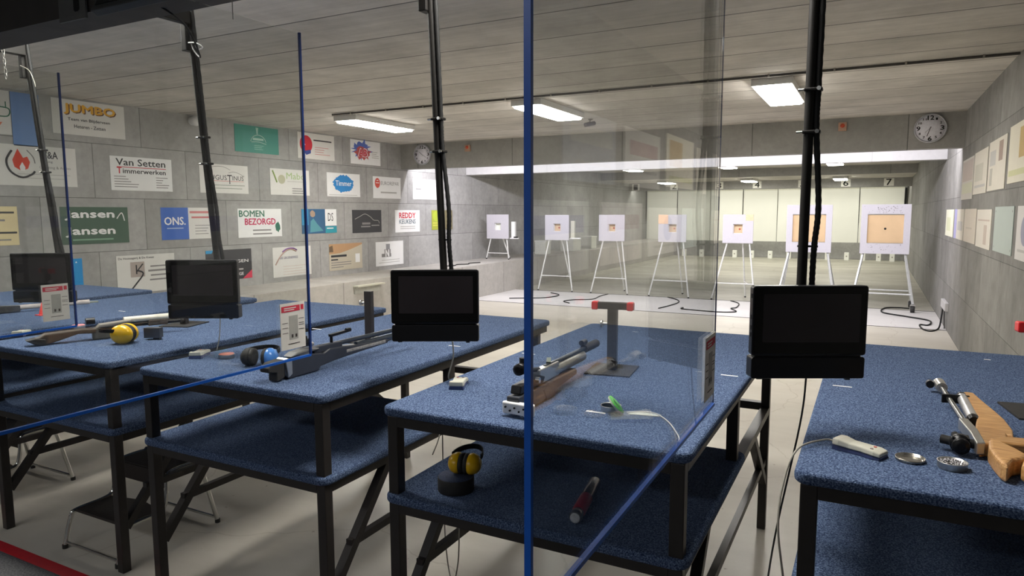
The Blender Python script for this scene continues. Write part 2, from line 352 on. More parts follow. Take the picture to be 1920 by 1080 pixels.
# ------------------------------------------------------------------ carpeted shooting tables
TZ = 0.967; SZ = 0.667; TW = 1.02; Y0 = 1.765; Y1 = 3.70
def make_table(label):
    t = thing('shooting_table', label, 'table', (0, 0, 0))
    hw = TW / 2
    MB().prism(rrect(-hw, hw, 0, Y1 - Y0, 0.035), TZ - 0.032, TZ).build('tabletop', M_carpet, t, 0.011, 3, 'blue carpeted top')
    MB().prism(rrect(-hw, hw, 0, 0.975, 0.04), SZ - 0.032, SZ).build('shelf', M_carpet, t, 0.011, 3, 'blue carpeted lower shelf')
    xs = hw - 0.036; ya = 0.036; yb = 1.80; s = 0.04
    f = MB()
    for sx in (-1, 1): f.box(sx * xs - s / 2, sx * xs + s / 2, ya + s / 2, Y1 - Y0 - 0.03, TZ - 0.068, TZ - 0.032)
    for y in (ya, 0.86, yb): f.box(-xs + s / 2, xs - s / 2, y - s / 2, y + s / 2, TZ - 0.068, TZ - 0.032)
    f.build('top_frame', M_steel, t)
    f = MB()
    for sx in (-1, 1): f.box(sx * xs - s / 2, sx * xs + s / 2, ya + s / 2, yb - s / 2, SZ - 0.066, SZ - 0.032)
    for y in (ya, 0.90): f.box(-xs + s / 2, xs - s / 2, y - s / 2, y + s / 2, SZ - 0.066, SZ - 0.032)
    f.build('shelf_frame', M_steel, t)
    MB().box(-xs + s / 2, xs - s / 2, yb - s / 2, yb + s / 2, 0.617, 0.655).build('crossbar', M_steel, t)
    for sx in (-1, 1):
        for y in (ya, yb):
            MB().box(sx * xs - s / 2, sx * xs + s / 2, y - s / 2, y + s / 2, 0, TZ - 0.034).build('leg', M_steel, t, 0.003)
        MB().box(sx * xs - s / 2, sx * xs + s / 2, 0.845, 0.885, SZ - 0.034, TZ - 0.066).build('shelf_strut', M_steel, t)
        MB().bar((sx * xs, ya + 0.015, 0.20), (sx * xs, 0.40, SZ - 0.06), 0.034, 0.034).build('brace', M_steel, t)
        MB().bar((sx * xs, yb - 0.01, 0.25), (sx * xs, 1.36, SZ - 0.06), 0.034, 0.034).build('brace', M_steel, t)
        MB().bar((sx * xs, 0.155, 0.355), (sx * xs, yb, 0.355), 0.026, 0.030).build('side_rail', M_steel, t)
    return t
TX = [0.365, -0.907, -2.18, -3.39, -4.61, -5.84]
tl = ['blue carpeted shooting table nearest the right wall, wooden rifle and open pellet tin on top',
      'central blue carpeted shooting table with earmuffs and a red cylinder on its lower shelf',
      'blue carpeted shooting table carrying the all-black rifle and the blue earmuffs',
      'blue carpeted shooting table carrying the yellow earmuffs, chrome step stool beneath it',
      'blue carpeted shooting table at left with a red cone on top',
      'farthest left blue carpeted shooting table, bare top, near the poster wall']
tab = make_table(tl[0]); tab.location = (TX[0], Y0, 0); tab['group'] = 'carpeted shooting tables'
for x, l in zip(TX[1:], tl[1:]): dup(tab, (x, Y0, 0), label=l)

# ------------------------------------------------------------------ clear dividing screens with blue edges and an instruction card
def make_screen(x, label, clab):
    t = thing('dividing_screen', label, 'screen', (x, 0, 1.145), group='clear screens between the lanes')
    ya, yb, h = 0.646, 1.642, 1.01
    MB().box(-0.0025, 0.0025, ya + 0.003, yb - 0.003, 0.003, h - 0.003).build('clear_pane', M_glass, t)
    e = MB()
    e.box(-0.004, 0.004, ya, yb, -0.003, 0.004); e.box(-0.004, 0.004, ya - 0.003, ya + 0.003, 0.003, h); e.build('blue_edge', M_blue, t)
    k = 0.0013 if x > -1 else 0.0034
    MB().box(-k, k, yb - k, yb + k, 0.003, h).build('far_edge', pm('dark_blue_edge', (0.006, 0.035, 0.19), 0.3), t)
    for y in (ya + 0.1, yb - 0.25): MB().cyl((0, y, h - 0.02), (0, y, ZC - 1.145), 0.0012, 6).build('hanging_wire', M_gcable, t)
    c = thing('instruction_card', clab, 'card', (x + 0.005, 1.565, 1.18), group='instruction cards on the screens')
    MB().box(0, 0.0012, -0.051, 0.051, 0, 0.145).build('sheet', M_paper, c)
    rd = pm('card_red', (0.62, 0.03, 0.06), 0.6)
    MB().box(0.0012, 0.0018, -0.046, 0.030, 0.118, 0.136).box(0.0012, 0.0018, 0.034, 0.046, 0.120, 0.136).build('red_header', rd, c)
    MB().box(0.0012, 0.0018, -0.016, 0.020, 0.030, 0.105).build('remote_picture', pm('card_grey', (0.42, 0.41, 0.37), 0.7), c)
    d = MB()
    for yy in (-0.005, 0.011): d.box(0.0018, 0.0022, yy - 0.003, yy + 0.004, 0.036, 0.046)
    for z in (0.083, 0.068, 0.052): d.box(0.0012, 0.0018, -0.044, -0.022, z, z + 0.0015)
    for z in (0.092, 0.078, 0.072, 0.058): d.box(0.0012, 0.0018, 0.024, 0.046, z, z + 0.0015)
    d.box(0.0012, 0.0018, -0.022, 0.026, 0.016, 0.018)
    wtxt = MB()
    d.build('fine_print', pm('card_ink', (0.05, 0.04, 0.035), 0.7), c)
    for i, (ww, z) in enumerate(((0.05, 0.128), (0.042, 0.122))): wtxt.box(0.0018, 0.0021, -0.036, -0.036 + ww, z, z + 0.003)
    wtxt.build('header_print', M_paper, c)
make_screen(-0.318, 'large clear dividing screen in front of the central table, thick blue near edge', 'instruction card on the central screen, seen steeply from the side, right of the pellet tins')
make_screen(-1.596, 'clear dividing screen in front of the table with the black rifle', 'instruction card with red header hanging above the black rifle')
make_screen(-2.872, 'clear dividing screen at left in front of the table with yellow earmuffs', 'instruction card with red header at far left, beside the red cone')

# ------------------------------------------------------------------ hanging monitors on poles
def make_pole(xb, xt, label, bolts=(1.83, 1.95)):
    yb = 2.2; zt = 2.62; zb = 1.21
    t = thing('monitor_pole', label, 'pole', (xb, yb, 0), group='black poles hanging from the beam')
    s = (xt - xb) / (2.4 - 1.39)
    X = lambda z: (z - 1.39) * s
    MB().tube([(X(zb), 0, zb), (X(zt), 0, zt)], 0.0140, 16).build('pole', M_polem, t)
    hp = spline([(X(2.6) + 0.021, 0, 2.6), (X(2.2) + 0.022, 0, 2.2), (X(1.95) + 0.021, 0, 1.95), (X(1.84) + 0.021, 0, 1.84), (X(1.62) + 0.036, 0.0, 1.62), (X(1.50) + 0.030, 0, 1.50), (X(1.38) + 0.028, 0.01, 1.38), (0.03, 0.01, 1.30)], 14)
    rs = [0.0080 + 0.0011 * (i % 2) for i in range(len(hp))]
    MB().tube(hp, rs, 10).build('cable_hose', M_cable, t)
    for z in bolts:
        k = MB().box(X(z) - 0.0165, X(z) + 0.033, -0.0165, 0.0165, z - 0.005, z + 0.005).build('clamp', M_polem, t, 0.003)
        MB().cyl((X(z) - 0.032, -0.010, z), (X(z) - 0.0165, -0.010, z), 0.004, 10).build('wing_bolt', M_chrome, k)
        MB().cyl((X(z) + 0.024, -0.026, z), (X(z) + 0.024, -0.0165, z), 0.006, 10).build('bolt_head', M_chrome, k)
    MB().box(X(1.50) - 0.016, X(1.50) + 0.040, -0.003, 0.003, 1.497, 1.503).build('cable_tie', M_cable, t)
    g = MB().box(X(2.45) - 0.02, X(2.45) + 0.02, -0.27, -0.012, 2.455, 2.52); g.build('bracket', M_polem, t, 0.004)
    MB().box(X(2.45) - 0.034, X(2.45) + 0.0, -0.028, 0.022, 2.34, 2.47).build('junction_box', M_polem, t, 0.003)
    return t
def make_monitor(label):
    t = thing('hanging_monitor', label, 'monitor', (0, 0, 0), group='monitors hanging over the tables')
    MB().prism(rrect(-0.161, 0.161, 0.197, 0.395 + 0.0, 0.008), 0.0, 0.028, lambda x, y, h: (x, h, y + 1.0)).build('casing', M_black, t, 0.003)
    MB().box(-0.130, 0.130, 0.028, 0.062, 1.23, 1.36).build('rear_housing', M_black, t, 0.006)
    MB().prism(rrect(-0.155, 0.155, 0.204, 0.389, 0.005), -0.0015, 0.0005, lambda x, y, h: (x, h, y + 1.0)).build('bezel_glass', M_screen, t)
    MB().box(-0.132, 0.140, -0.0022, -0.0012, 1.235, 1.372).build('screen', pm('screen_panel', (0.022, 0.018, 0.020), 0.10, var=0.1, scale=6), t)
    MB().prism(rrect(-0.160, 0.160, 0.130, 0.192, 0.007), 0.0, 0.045, lambda x, y, h: (x, h, y + 1.0)).box(-0.15, 0.15, 0.005, 0.04, 1.19, 1.20).build('lower_box', M_black, t, 0.003)
    MB().box(0.112, 0.125, 0.01, 0.02, 1.124, 1.131).box(-0.14, -0.125, 0.01, 0.02, 1.126, 1.131).build('feet', M_cable, t)
    s = MB()
    for z in (1.36, 1.30, 1.27, 1.25): s.box(-0.1622, -0.160, 0.008, 0.016, z, z + 0.012)
    s.build('side_ports', M_cable, t)
    MB().box(0.001, 0.041, 0.055, 0.104, 1.27, 1.32).build('mount', M_black, t)
    return t
poles = [(-0.180, -0.176, 'black pole with bolted clamp nearest the right wall, up through the frame top', 'large black monitor over the gap left of the wooden rifle table'),
         (-1.444, -1.486, 'black pole and cable hose hanging over the black rifle table', 'black monitor hanging over the muzzle of the black rifle'),
         (-2.70, -2.795, 'black pole bolted to a bracket on the dark beam beside the number sign', 'black monitor hanging above the table with yellow earmuffs'),
         (-3.97, -4.12, 'leftmost black pole, seen through the clear screen before the posters', 'leftmost black monitor, cut by the photo edge, seen dimly through glass')]
mon0 = None
for xb, xt, l1, l2 in poles:
    make_pole(xb, xt, l1)
    loc = (xb + 0.036, 2.083, 0); rz = math.radians(27)
    if mon0 is None: mon0 = make_monitor(l2); mon0.location = loc; mon0.rotation_euler = (0, 0, rz)
    else: dup(mon0, loc, rz, l2)

# number plate, tilted display and cables at the dark beam
n = thing('number_plate', 'white plate with a black 4 hanging on the dark beam', 'sign', (-2.925, 1.748, 2.385))
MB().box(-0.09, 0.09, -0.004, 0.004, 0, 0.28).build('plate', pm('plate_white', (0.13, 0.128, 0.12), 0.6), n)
add_text(MB(), '4', -0.055, 0.035, 0.12, 0.20, -0.005, 0.03).build('numeral', M_cable, n)
d = thing('tilted_display', 'dark display with light grey frame tilted down from the beam', 'display', (-2.53, 1.715, 2.385), rot=(math.radians(-28), 0, 0))
MB().box(-0.215, 0.215, -0.01, 0.025, 0, 0.28).build('frame', pm('display_frame', (0.07, 0.07, 0.068), 0.5), d, 0.004)
MB().box(-0.195, 0.195, -0.013, -0.009, 0.022, 0.262).build('screen', M_screen, d)
tag(MB().tube(spline([(-2.55, 1.80, 2.44), (-2.52, 1.95, 2.37), (-2.62, 2.10, 2.28), (-2.74, 2.16, 2.34), (-2.76, 2.17, 2.42)], 8), 0.004, 6).build('display_cable', M_cable), 'black cable sagging from the tilted display to the pole bracket', 'cable')
tag(MB().tube(spline([(-2.76, 2.19, 2.36), (-2.73, 2.18, 2.335), (-2.69, 2.17, 2.34), (-2.72, 2.16, 2.36), (-2.78, 2.17, 2.37)], 8), 0.0028, 6).build('white_cable_loop', M_white), 'small white cable loop at the pole bracket beside the display', 'cable')
tag(MB().tube(spline([(-4.12, 2.16, 2.40), (-4.06, 2.17, 2.37), (-4.02, 2.17, 2.31), (-4.01, 2.17, 2.28)], 8), 0.002, 6).build('white_cable_loop', M_gcable), 'white cable end dangling at the leftmost pole top', 'cable')
ch = MB(); p0 = Vector((-3.93, 1.97, 2.82)); p1 = Vector((-3.95, 2.0, 2.30))
for i in range(22):
    c = p0.lerp(p1, i / 21); a = 0.006; 
    pts = [c + Vector(((a * math.cos(t)) if i % 2 else 0, (a * math.cos(t)) if not i % 2 else 0, 0.016 * math.sin(t))) for t in [2 * PI * k / 10 for k in range(10)]]
    ch.tube(pts, 0.0016, 5, closed=True)
tag(ch.build('hanging_chain', pm('chain_grey', (0.30, 0.29, 0.27), 0.4, 0.7)), 'thin metal chain hanging at the top left of the photo', 'chain')

# ------------------------------------------------------------------ rifle rests
def make_rest(label, tbar=True, x=0, y=0, h=0.256, rz=0.0):
    t = thing('rifle_rest', label, 'rest', (x, y, TZ), rz, group='black rifle rests on the tables')
    MB().box(-0.09, 0.09, -0.10, 0.10, 0.0, 0.006).build('base_plate', M_blackm, t, 0.001)
    MB().box(-0.019, 0.019, -0.015, 0.015, 0.006, h).build('post', M_steel, t, 0.002)
    MB().cyl((-0.019, -0.0, 0.19), (-0.045, 0, 0.19), 0.006, 10).lathe([(0.014, -0.004), (0.016, 0), (0.014, 0.004)], (-0.045, 0, 0.19), 14, 'x').build('clamp_knob', M_silver, t)
    if tbar:
        MB().box(-0.062, 0.062, -0.014, 0.014, h - 0.002, h + 0.026).build('cross_bar', M_steel, t, 0.003)
        for sx in (-1, 1): MB().prism(rrect(sx * 0.071 - 0.013, sx * 0.071 + 0.013, h - 0.005, h + 0.028, 0.006), -0.017, 0.017, lambda a, b, c: (a, c, b)).build('end_cap', M_red, t, 0.003, label='red end cap')
        MB().cyl((0, -0.03, 0.028), (0, -0.014, 0.028), 0.012, 14).cyl((0, -0.02, 0.045), (0, -0.014, 0.045), 0.008, 12).build('lower_knob', M_blackm, t)
    return t
make_rest('black T-shaped rifle rest with red ends behind the central screen', True, -0.905, 2.60, 0.252, 0.12)
make_rest('plain black rifle rest post without crossbar beside the black rifle', False, -2.205, 2.68, 0.25, 0.1)
make_rest('black rifle rest behind the monitor on the yellow earmuff table', True, -3.49, 2.60, 0.252, 0.3)
make_rest('black T-shaped rifle rest with red ends at the right photo edge', True, 0.498, 2.64, 0.262, 0.15)

# ------------------------------------------------------------------ remote controls
def make_remote(label):
    t = thing('remote_control', label, 'remote', (0, 0, 0), group='cream remote controls on the tables')
    prof = [(-0.062, 0.012), (-0.06, 0.020), (-0.03, 0.024), (0.02, 0.022), (0.055, 0.032), (0.062, 0.030), (0.062, 0.014)]
    def outline(h):  # waisted body
        return None
    vs = []; xs = [-0.062, -0.045, -0.015, 0.02, 0.045, 0.062]; wd = [0.026, 0.029, 0.025, 0.025, 0.029, 0.027]
    zt = [0.018, 0.022, 0.024, 0.025, 0.030, 0.030]
    def shell(z0f, z1f, grow=0.0):
        m = MB(); V = []
        for x, w_, z in zip(xs, wd, zt):
            V += [(x, -w_ - grow, z0f(z)), (x, w_ + grow, z0f(z)), (x, w_ + grow * 0.5 - 0.003, z1f(z)), (x, -w_ - grow * 0.5 + 0.003, z1f(z))]
        F = [(0, 1, 2, 3), tuple(len(V) - 4 + i for i in (3, 2, 1, 0))]
        for i in range(len(xs) - 1):
            for k in range(4): F.append((i * 4 + k, i * 4 + (k + 1) % 4, i * 4 + 4 + (k + 1) % 4, i * 4 + 4 + k))
        return m.add(V, F)
    shell(lambda z: z * 0.45, lambda z: z).build('upper_shell', M_cream, t, 0.003)
    shell(lambda z: 0.0, lambda z: z * 0.45 - 0.0005, 0.0005).build('lower_shell', M_navy, t, 0.002, label='navy lower half')
    for y in (-0.010, 0.010): MB().lathe([(0.0045, 0), (0.004, 0.002)], (-0.035, y, 0.0222), 12).build('button', pm('button_red', (0.55, 0.12, 0.10), 0.5) if y < 0 else pm('button_grey', (0.25, 0.2, 0.2), 0.5), t)
    return t
rm = make_remote('cream remote control wired to a cable, left of the tin lid'); rm.location = (-0.003, 1.985, TZ); rm.rotation_euler = (0, 0, math.radians(156))
dup(rm, (-1.325, 2.11, TZ), math.radians(112) + PI, 'cream remote control at the front left corner of the central table')
dup(rm, (-2.645, 2.04, TZ), math.radians(122) + PI, 'cream remote control beside the small red-labelled tin')
dup(rm, (-3.96, 1.98, TZ), math.radians(135) + PI, 'cream remote control at the far left beside the brown stocked rifle')

# ------------------------------------------------------------------ tins
def tin_body(label, loc, cat='tin', lidcol=None, name='pellet_tin', open_=True):
    t = thing(name, label, cat, loc)
    r = 0.0325
    MB().lathe([(r - 0.002, 0), (r, 0.002), (r, 0.016), (r + 0.001, 0.017), (r + 0.001, 0.018), (r - 0.0015, 0.018), (r - 0.0015, 0.004), (0.0, 0.004)], (0, 0, 0), 32).build('can', M_silver, t)
    return t
t = tin_body('open round tin full of silver pellets in front of the wooden rifle', (0.203, 1.968, TZ))
pe = MB(); rr = random.Random(3)
for i in range(110):
    a = rr.random() * 2 * PI; q = 0.028 * math.sqrt(rr.random()); pe.ell((q * math.cos(a), q * math.sin(a), 0.0125 + rr.random() * 0.003), 0.0024, 0.0024, 0.0024, 7, 5)
o = pe.build('pellets', pm('pellet_lead', (0.36, 0.35, 0.36), 0.3, 0.9), t); o['kind'] = 'stuff'
t = thing('tin_lid', 'upturned round metal lid lying beside the open pellet tin', 'lid', (0.113, 1.982, TZ))
MB().lathe([(0.0, 0.002), (0.020, 0.0015), (0.022, 0.0005), (0.034, 0.001), (0.0345, 0.009), (0.0335, 0.009), (0.033, 0.003), (0.022, 0.0028), (0.0, 0.004)], (0, 0, 0), 32).build('lid_disc', pm('tin_metal', (0.42, 0.40, 0.36), 0.25, 0.9), t)
t = tin_body('round grey pellet tin under a green-labelled lid on the central table', (-0.720, 2.062, TZ))
MB().lathe([(0.0, 0.0165), (0.0308, 0.0165)], (0, 0, 0), 24).build('contents', pm('pellet_grey', (0.22, 0.22, 0.23), 0.4, 0.4, var=0.8, scale=400), t)
t = thing('green_lid', 'green-labelled tin lid leaning over the grey pellet tin', 'lid', (-0.694, 2.030, TZ + 0.028), rot=(math.radians(-5), math.radians(48), math.radians(10)))
MB().lathe([(0.0, 0.0), (0.034, 0.0), (0.034, 0.006), (0.0, 0.0065)], (0, 0, 0), 28).build('lid_disc', pm('green_label', (0.10, 0.55, 0.06), 0.45), t)
MB().lathe([(0.0345, -0.001), (0.0348, 0.005)], (0, 0, 0), 28, cap=False).build('rim', M_cream, t)
MB().box(-0.018, 0.018, 0.0, 0.004, 0.0066, 0.0072).box(-0.014, 0.012, -0.010, -0.007, 0.0066, 0.0072).build('fine_print', pm('dark_green', (0.01, 0.12, 0.02), 0.5), t)
tag(MB().prism([(-0.045, -0.02), (0.05, -0.012), (0.055, 0.012), (-0.03, 0.016)], 0.001, 0.0018).build('paper_slip', pm('thin_paper', (0.55, 0.58, 0.55), 0.6), loc=(-0.615, 2.068, TZ), rotz=0.1), 'small pale paper slip beside the green-labelled lid', 'paper')
t = tin_body('small tin with pink-red label near the blue earmuffs', (-2.503, 2.065, TZ))
MB().lathe([(0.0, 0.017), (0.031, 0.017), (0.031, 0.021), (0.0, 0.0215)], (0, 0, 0), 28).build('lid', pm('pink_label', (0.68, 0.25, 0.20), 0.5), t)
t = tin_body('small tin with pink lid beyond the brown stocked rifle', (-3.90, 2.24, TZ))
MB().lathe([(0.0, 0.017), (0.031, 0.017), (0.031, 0.022), (0.0, 0.0225)], (0, 0, 0), 28).build('lid', pm('pink_lid', (0.70, 0.28, 0.30), 0.5), t)

# ------------------------------------------------------------------ earmuffs
def make_muff(name, label, loc, rotz, colm, cup_r, cup_gap, rotx=0.0, band=M_cable, col2=None):
    t = thing(name, label, 'earmuffs', loc, rot=(rotx, 0, rotz))
    for s in (-1, 1):
        prof = [(0.0, 0.040), (0.020, 0.038), (0.032, 0.030), (0.040, 0.016), (0.041, 0.006), (0.038, 0.0)]
        m = MB().lathe([(r * cup_r / 0.041, s * (z + cup_gap)) for r, z in prof], (0, 0, cup_r), 28, 'x')
        for i in range(len(m.v)): m.v[i] = (m.v[i][0], m.v[i][1] * 1.15, m.v[i][2])
        c = m.build('ear_cup', col2 if (col2 and s < 0) else colm, t)
        k = MB().lathe([(r * cup_r / 0.041, s * (z + cup_gap)) for r, z in [(0.030, -0.016), (0.038, -0.014), (0.040, -0.004), (0.036, 0.001)]], (0, 0, cup_r), 28, 'x')
        for i in range(len(k.v)): k.v[i] = (k.v[i][0], k.v[i][1] * 1.15, k.v[i][2])
        k.build('cushion', M_blackm, c)
    pts = [(math.cos(a) * (cup_gap + 0.035), 0.02 + math.sin(a) * 0.10, cup_r + 0.02 + 0.0 * a) for a in [PI * k / 14 for k in range(15)]]
    b = MB()
    for i in range(14): b.bar(pts[i], pts[i + 1], 0.004, 0.018)
    b.build('headband', band, t)
    return t
make_muff('earmuffs', 'yellow earmuffs lying on the table beside the white barrelled rifle', (-3.25, 2.085, TZ), math.radians(118), M_yellow, 0.048, 0.016)
make_muff('earmuffs', 'blue and black earmuffs behind the screen corner by the black rifle', (-2.25, 2.02, TZ), math.radians(25), pm('blue_cup', (0.08, 0.26, 0.70), 0.25), 0.038, 0.035, col2=M_blackm)
t = thing('round_case', 'round black case with carpet-like lid on the central lower shelf', 'case', (-1.213, 1.905, SZ))
MB().lathe([(0.0, 0), (0.060, 0), (0.062, 0.004), (0.062, 0.045), (0.060, 0.048)], (0, 0, 0), 36).build('body', M_blackm, t)
MB().lathe([(0.060, 0.047), (0.058, 0.051), (0.0, 0.051)], (0, 0, 0), 36).build('lid', pm('case_lid', (0.035, 0.05, 0.10), 0.8, bump=0.5, scale=200, var=0.5), t)
make_muff('earmuffs', 'yellow and black earmuffs standing on the round black case', (-1.192, 1.930, SZ + 0.051), math.radians(14), M_yellow, 0.036, 0.016, rotx=math.radians(0))

# red gas cylinder on shelf
a = Vector((-0.752, 1.85, SZ + 0.023)); b = Vector((-0.797, 2.14, SZ + 0.023)); dd = (b - a); L_ = dd.length
t = thing('air_cylinder', 'red and dark steel air cylinder lying on the central lower shelf', 'cylinder', a, math.atan2(dd.y, dd.x))
MB().lathe([(0.017, 0.03), (0.021, 0.038), (0.021, 0.14)], (0, 0, 0), 24, 'x').build('red_tube', pm('dark_red_label', (0.38, 0.012, 0.022), 0.35), t)
MB().lathe([(0.0209, 0.14), (0.0209, L_ - 0.02), (0.016, L_ - 0.004), (0.0, L_)], (0, 0, 0), 24, 'x').build('steel_tube', pm('tube_steel', (0.12, 0.10, 0.09), 0.25, 0.8), t)
MB().lathe([(0.008, -0.012), (0.018, -0.010), (0.020, 0.0), (0.020, 0.012), (0.017, 0.016), (0.017, 0.03)], (0, 0, 0), 24, 'x').build('valve', pm('valve_dark', (0.16, 0.15, 0.14), 0.3, 0.8), t)
MB().lathe([(0.011, -0.0135), (0.0155, -0.0135), (0.0155, -0.011)], (0, 0, 0), 24, 'x').build('valve_ring', pm('white_ring', (0.7, 0.7, 0.7), 0.4), t)

# ------------------------------------------------------------------ rifles
def XYZ(poly, a, b, mb=None): return (mb or MB()).prism(poly, a, b)
# wooden rifle on the right table, lying flat on its side (outline in table plane)
t = thing('air_rifle', 'air rifle with pale wooden stock lying flat on the right table', 'rifle', (0, 0, TZ))
st = MB().prism([(0.283, 2.655), (0.300, 2.672), (0.320, 2.668), (0.333, 2.567), (0.352, 2.44), (0.362, 2.36), (0.366, 2.254), (0.358, 2.19), (0.345, 2.205), (0.340, 2.165), (0.332, 2.150), (0.330, 2.10), (0.285, 2.085), (0.270, 2.07), (0.270, 2.15), (0.284, 2.28), (0.300, 2.378), (0.292, 2.50)], 0.004, 0.040)
st.build('forestock', M_wood, t, 0.006, 3)
MB().prism([(0.295, 2.135), (0.335, 2.175), (0.395, 2.18), (0.50, 2.16), (0.60, 2.13), (0.60, 2.085), (0.48, 2.105), (0.38, 2.115), (0.31, 2.105)], 0.010, 0.042).build('wrist', M_wood, t, 0.007, 3)
MB().prism([(0.292, 2.105), (0.300, 2.118), (0.318, 2.108), (0.345, 2.06), (0.362, 2.015), (0.350, 1.985), (0.325, 1.962), (0.305, 1.905), (0.295, 1.925), (0.288, 1.985), (0.285, 2.04)], 0.0, 0.046).build('pistol_grip', M_wood, t, 0.009, 3)
MB().prism([(0.345, 1.975), (0.372, 2.03), (0.47, 2.06), (0.56, 2.05), (0.58, 1.95), (0.50, 1.90), (0.40, 1.885), (0.350, 1.885), (0.335, 1.93)], 0.004, 0.044).build('buttstock', M_wood, t, 0.009, 3)
MB().tube([(0.236, 2.76, 0.030), (0.262, 2.28, 0.030)], 0.0085, 16).build('barrel', pm('barrel_steel', (0.20, 0.20, 0.20), 0.25, 0.9), t)
MB().tube([(0.284, 2.62, 0.030), (0.286, 2.36, 0.030)], 0.0155, 20).build('air_reservoir', pm('reservoir', (0.62, 0.62, 0.62), 0.3, 0.7), t)
MB().tube([(0.286, 2.36, 0.030), (0.287, 2.335, 0.030)], [0.0165, 0.013], 20).lathe([(0.012, 0), (0.015, 0.004), (0.015, 0.02)], (0.284, 2.62, 0.03), 16, 'y').build('reservoir_cap', M_black, t)
MB().bar((0.225, 2.585, 0.030), (0.302, 2.60, 0.030), 0.009, 0.028).build('barrel_band', M_black, t, 0.002)
MB().prism([(0.244, 2.30), (0.268, 2.305), (0.280, 2.20), (0.283, 2.075), (0.262, 2.065), (0.258, 2.17)], 0.012, 0.044).build('receiver', M_silver, t, 0.003)
MB().tube([(0.238, 2.74, 0.030), (0.233, 2.81, 0.030)], [0.017, 0.019], 20).build('muzzle_weight', M_silver, t)
MB().tube([(0.205 + 0.014 * 0, 2.80, 0.03), (0.205, 2.775, 0.03)], 0.013, 18).build('front_sight', M_black, t)
MB().tube([(0.222, 2.79, 0.03), (0.205, 2.79, 0.03)], 0.006, 10).build('sight_post', M_silver, t)
rs_ = MB().lathe([(0.009, -0.036), (0.020, -0.034), (0.021, -0.024), (0.017, -0.022), (0.017, -0.016), (0.024, -0.014), (0.025, 0.004), (0.018, 0.006), (0.018, 0.014), (0.010, 0.016)], (0.230, 2.100, 0.028), 24, 'y').box(0.212, 0.250, 2.085, 2.120, 0.010, 0.046).build('rear_sight', M_black, t)
MB().cyl((0.222, 2.105, 0.028), (0.190, 2.12, 0.028), 0.012, 14).cyl((0.222, 2.125, 0.030), (0.225, 2.17, 0.030), 0.009, 12).cyl((0.24, 2.1, 0.03), (0.262, 2.1, 0.03), 0.012, 12).build('sight_knobs', M_blackm, rs_)

def rifle_frame(butt, muz, z=TZ):
    a = Vector((butt[0], butt[1], z)); b = Vector((muz[0], muz[1], z)); d_ = b - a
    return a, math.atan2(d_.y, d_.x), d_.length
SIDE = lambda x, z, h: (x, h, z)
# black rifle
a, ang, Lr = rifle_frame((-1.985, 1.80), (-1.955, 2.72))
t = thing('air_rifle', 'all-black air rifle with hooked butt plate and slotted fore-end', 'rifle', a, ang); t.scale = (0.80, 1, 1)
MB().prism([(0.10, 0.018), (0.13, 0.0), (0.32, 0.004), (0.335, 0.018), (0.42, 0.026), (0.62, 0.036), (0.86, 0.044), (0.865, 0.062), (0.62, 0.070), (0.50, 0.078), (0.40, 0.082), (0.36, 0.070), (0.28, 0.078), (0.18, 0.082), (0.10, 0.072)], -0.022, 0.022, SIDE).build('stock', pm('rifle_black', (0.030, 0.034, 0.045), 0.38), t, 0.006, 3)
MB().box(0.52, 0.84, -0.0235, 0.0235, 0.046, 0.062, ).build('slot_plate', pm('slot_grey', (0.30, 0.29, 0.28), 0.5, 0.3, var=0.3, scale=80), t, 0.004)
MB().tube([(0.36, 0, 0.092), (1.06, 0, 0.092)], 0.010, 16).build('barrel', pm('blued_steel', (0.10, 0.12, 0.15), 0.28, 0.8), t)
MB().tube([(0.62, 0, 0.066), (1.0, 0, 0.066)], 0.013, 16).build('air_reservoir', pm('blued_steel', (0.10, 0.12, 0.15), 0.28, 0.8), t)
MB().box(0.30, 0.50, -0.016, 0.016, 0.072, 0.100).build('receiver', pm('rifle_black', (0.03, 0.034, 0.045), 0.38), t, 0.004)
MB().prism([(0.14, 0.084), (0.30, 0.088), (0.33, 0.094), (0.27, 0.104), (0.18, 0.098)], -0.026, 0.026, SIDE).build('cheek_piece', pm('cheek_grey', (0.16, 0.16, 0.16), 0.5, 0.2), t, 0.006)
q = MB().cyl((0.235, -0.005, 0.125), (0.275, -0.005, 0.125), 0.016, 18).cyl((0.255, -0.005, 0.125), (0.255, -0.005, 0.152), 0.010, 14).build('rear_sight', M_black, t)
MB().cyl((0.27, 0, 0.118), (0.31, 0, 0.112), 0.008, 12).build('sight_arm', M_silver, q)
MB().cyl((0.44, 0, 0.100), (0.44, 0, 0.128), 0.007, 10).bar((0.43, 0, 0.130), (0.56, 0, 0.136), 0.016, 0.010).cyl((0.55, 0, 0.138), (0.58, 0, 0.138), 0.009, 12).build('cocking_lever', M_black, t)
MB().prism([(0.10, 0.075), (0.115, 0.085), (0.14, 0.075), (0.14, 0.02), (0.115, 0.008)], -0.03, 0.03, SIDE).build('butt_block', M_silver, t, 0.004)
MB().prism([(0.0, 0.062), (0.03, 0.078), (0.098, 0.082), (0.098, 0.012), (0.05, 0.002), (0.05, 0.035), (0.0, 0.045)], -0.024, 0.024, SIDE).build('butt_plate', M_blackm, t, 0.005)
